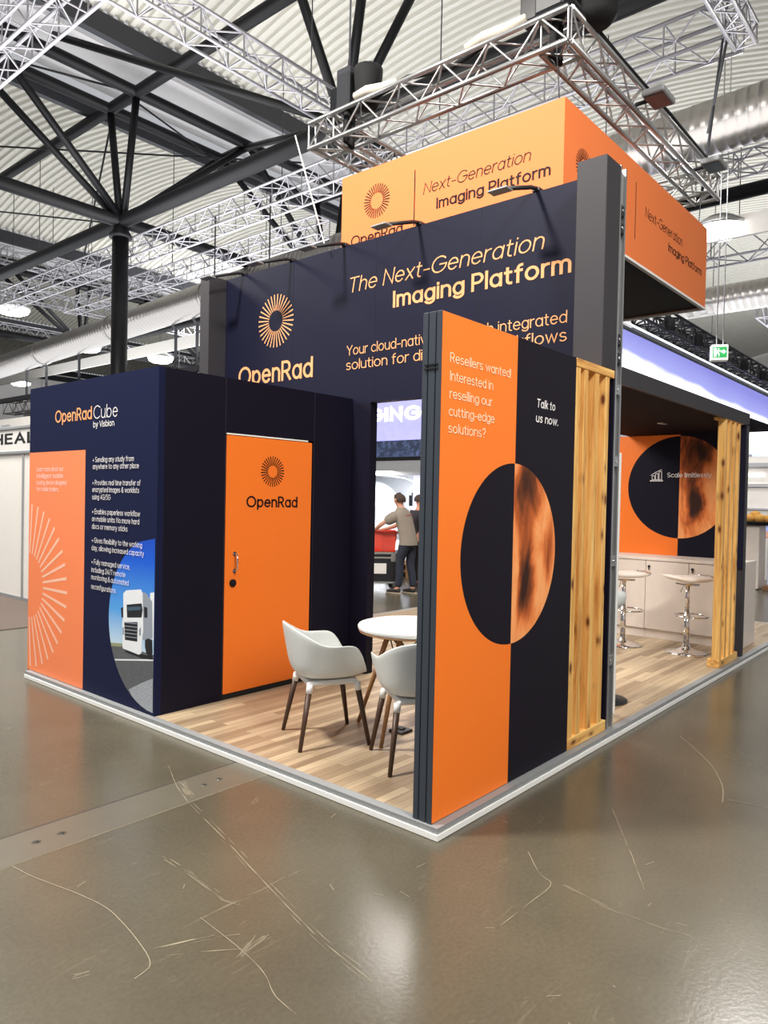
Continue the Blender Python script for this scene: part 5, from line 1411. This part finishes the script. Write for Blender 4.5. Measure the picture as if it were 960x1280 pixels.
for x in (-.02, .70):
    for y in (-.22, .22):
        p = MT @ Vector((x, y, .065)); ax = (MT.to_3x3() @ Vector((0, 1, 0)))*.02
        MB().tube(p-ax, p+ax, .063, n=18).build('wheel', M_GREYP, fc); MB().tube(p+Vector((0, 0, .02)), p+Vector((0, 0, .09)), .03, n=10).build('castor_fork', M_ALU, fc)
cr = thing('crate', 'red plastic crate wrapped in clear film on the flight case', 'crate', tuple(fcO+Vector((0, 0, .70))))
q = MB()
bt = [(-.03, -.24), (.62, -.24), (.62, .24), (-.03, .24)]; tp2 = [(-.06, -.27), (.65, -.27), (.65, .27), (-.06, .27)]
vs = [MT @ Vector((x, y, .702)) for x, y in bt]+[MT @ Vector((x, y, 1.06)) for x, y in tp2]+[MT @ Vector((x*.96+.015, y*.93, 1.06)) for x, y in tp2]+[MT @ Vector((x*.96+.015, y*.93, .73)) for x, y in bt]
fs = [(3, 2, 1, 0)]+[(i, (i+1) % 4, 4+(i+1) % 4, 4+i) for i in range(4)]+[(4+i, 4+(i+1) % 4, 8+(i+1) % 4, 8+i) for i in range(4)]+[(8+i, 8+(i+1) % 4, 12+(i+1) % 4, 12+i) for i in range(4)]+[(12, 13, 14, 15)]
q.mesh(vs, fs); q.build('tub', M_RED, cr)
for y in (-.285, .265): FB(-.075, .665, y, y+.02, 1.02, 1.065, .004).build('rim', M_RED, cr)
for x in (-.03, .2, .42, .6): FB(x, x+.02, -.272, -.25, .71, 1.04, .003).build('rib', M_RED, cr)
q = MB(); vs = []; fs = []
for i in range(9):
    for j in range(7):
        u = i/8; v = j/6; vs.append(MT @ Vector((-.09+.55*u, -.295-.012*math.sin(9*u+5*v)-.01*math.sin(17*v), .74+.36*v+.02*math.sin(11*u))))
for i in range(8):
    for j in range(6): fs.append((i*7+j, (i+1)*7+j, (i+1)*7+j+1, i*7+j+1))
q.mesh(vs, fs, 0, True); q.build('film_wrap', M_FILM, cr)

# pallets
p0 = None
for i, (z, lbp) in enumerate(((0.0, 'bottom wooden pallet of the stack behind the man'), (0.145, 'top wooden pallet of the stack behind the man'))):
    if p0 is None:
        p0 = thing('pallet', lbp, 'pallet', (9.35, 7.35, 0), 'pallets behind the man')
        for k in range(5): MB().box(8.95+k*.2, 9.10+k*.2, 6.75, 7.95, .12, .142).build('deck_board', M_PALLET, p0)
        for y in (6.80, 7.35, 7.90): MB().box(8.95, 9.9, y-.05, y+.05, .022, .12).build('block', M_PALLET, p0); MB().box(8.95, 9.9, y-.05, y+.05, 0, .022).build('skid', M_PALLET, p0)
    else: dup(p0, (9.35, 7.35, z), 0, lbp)
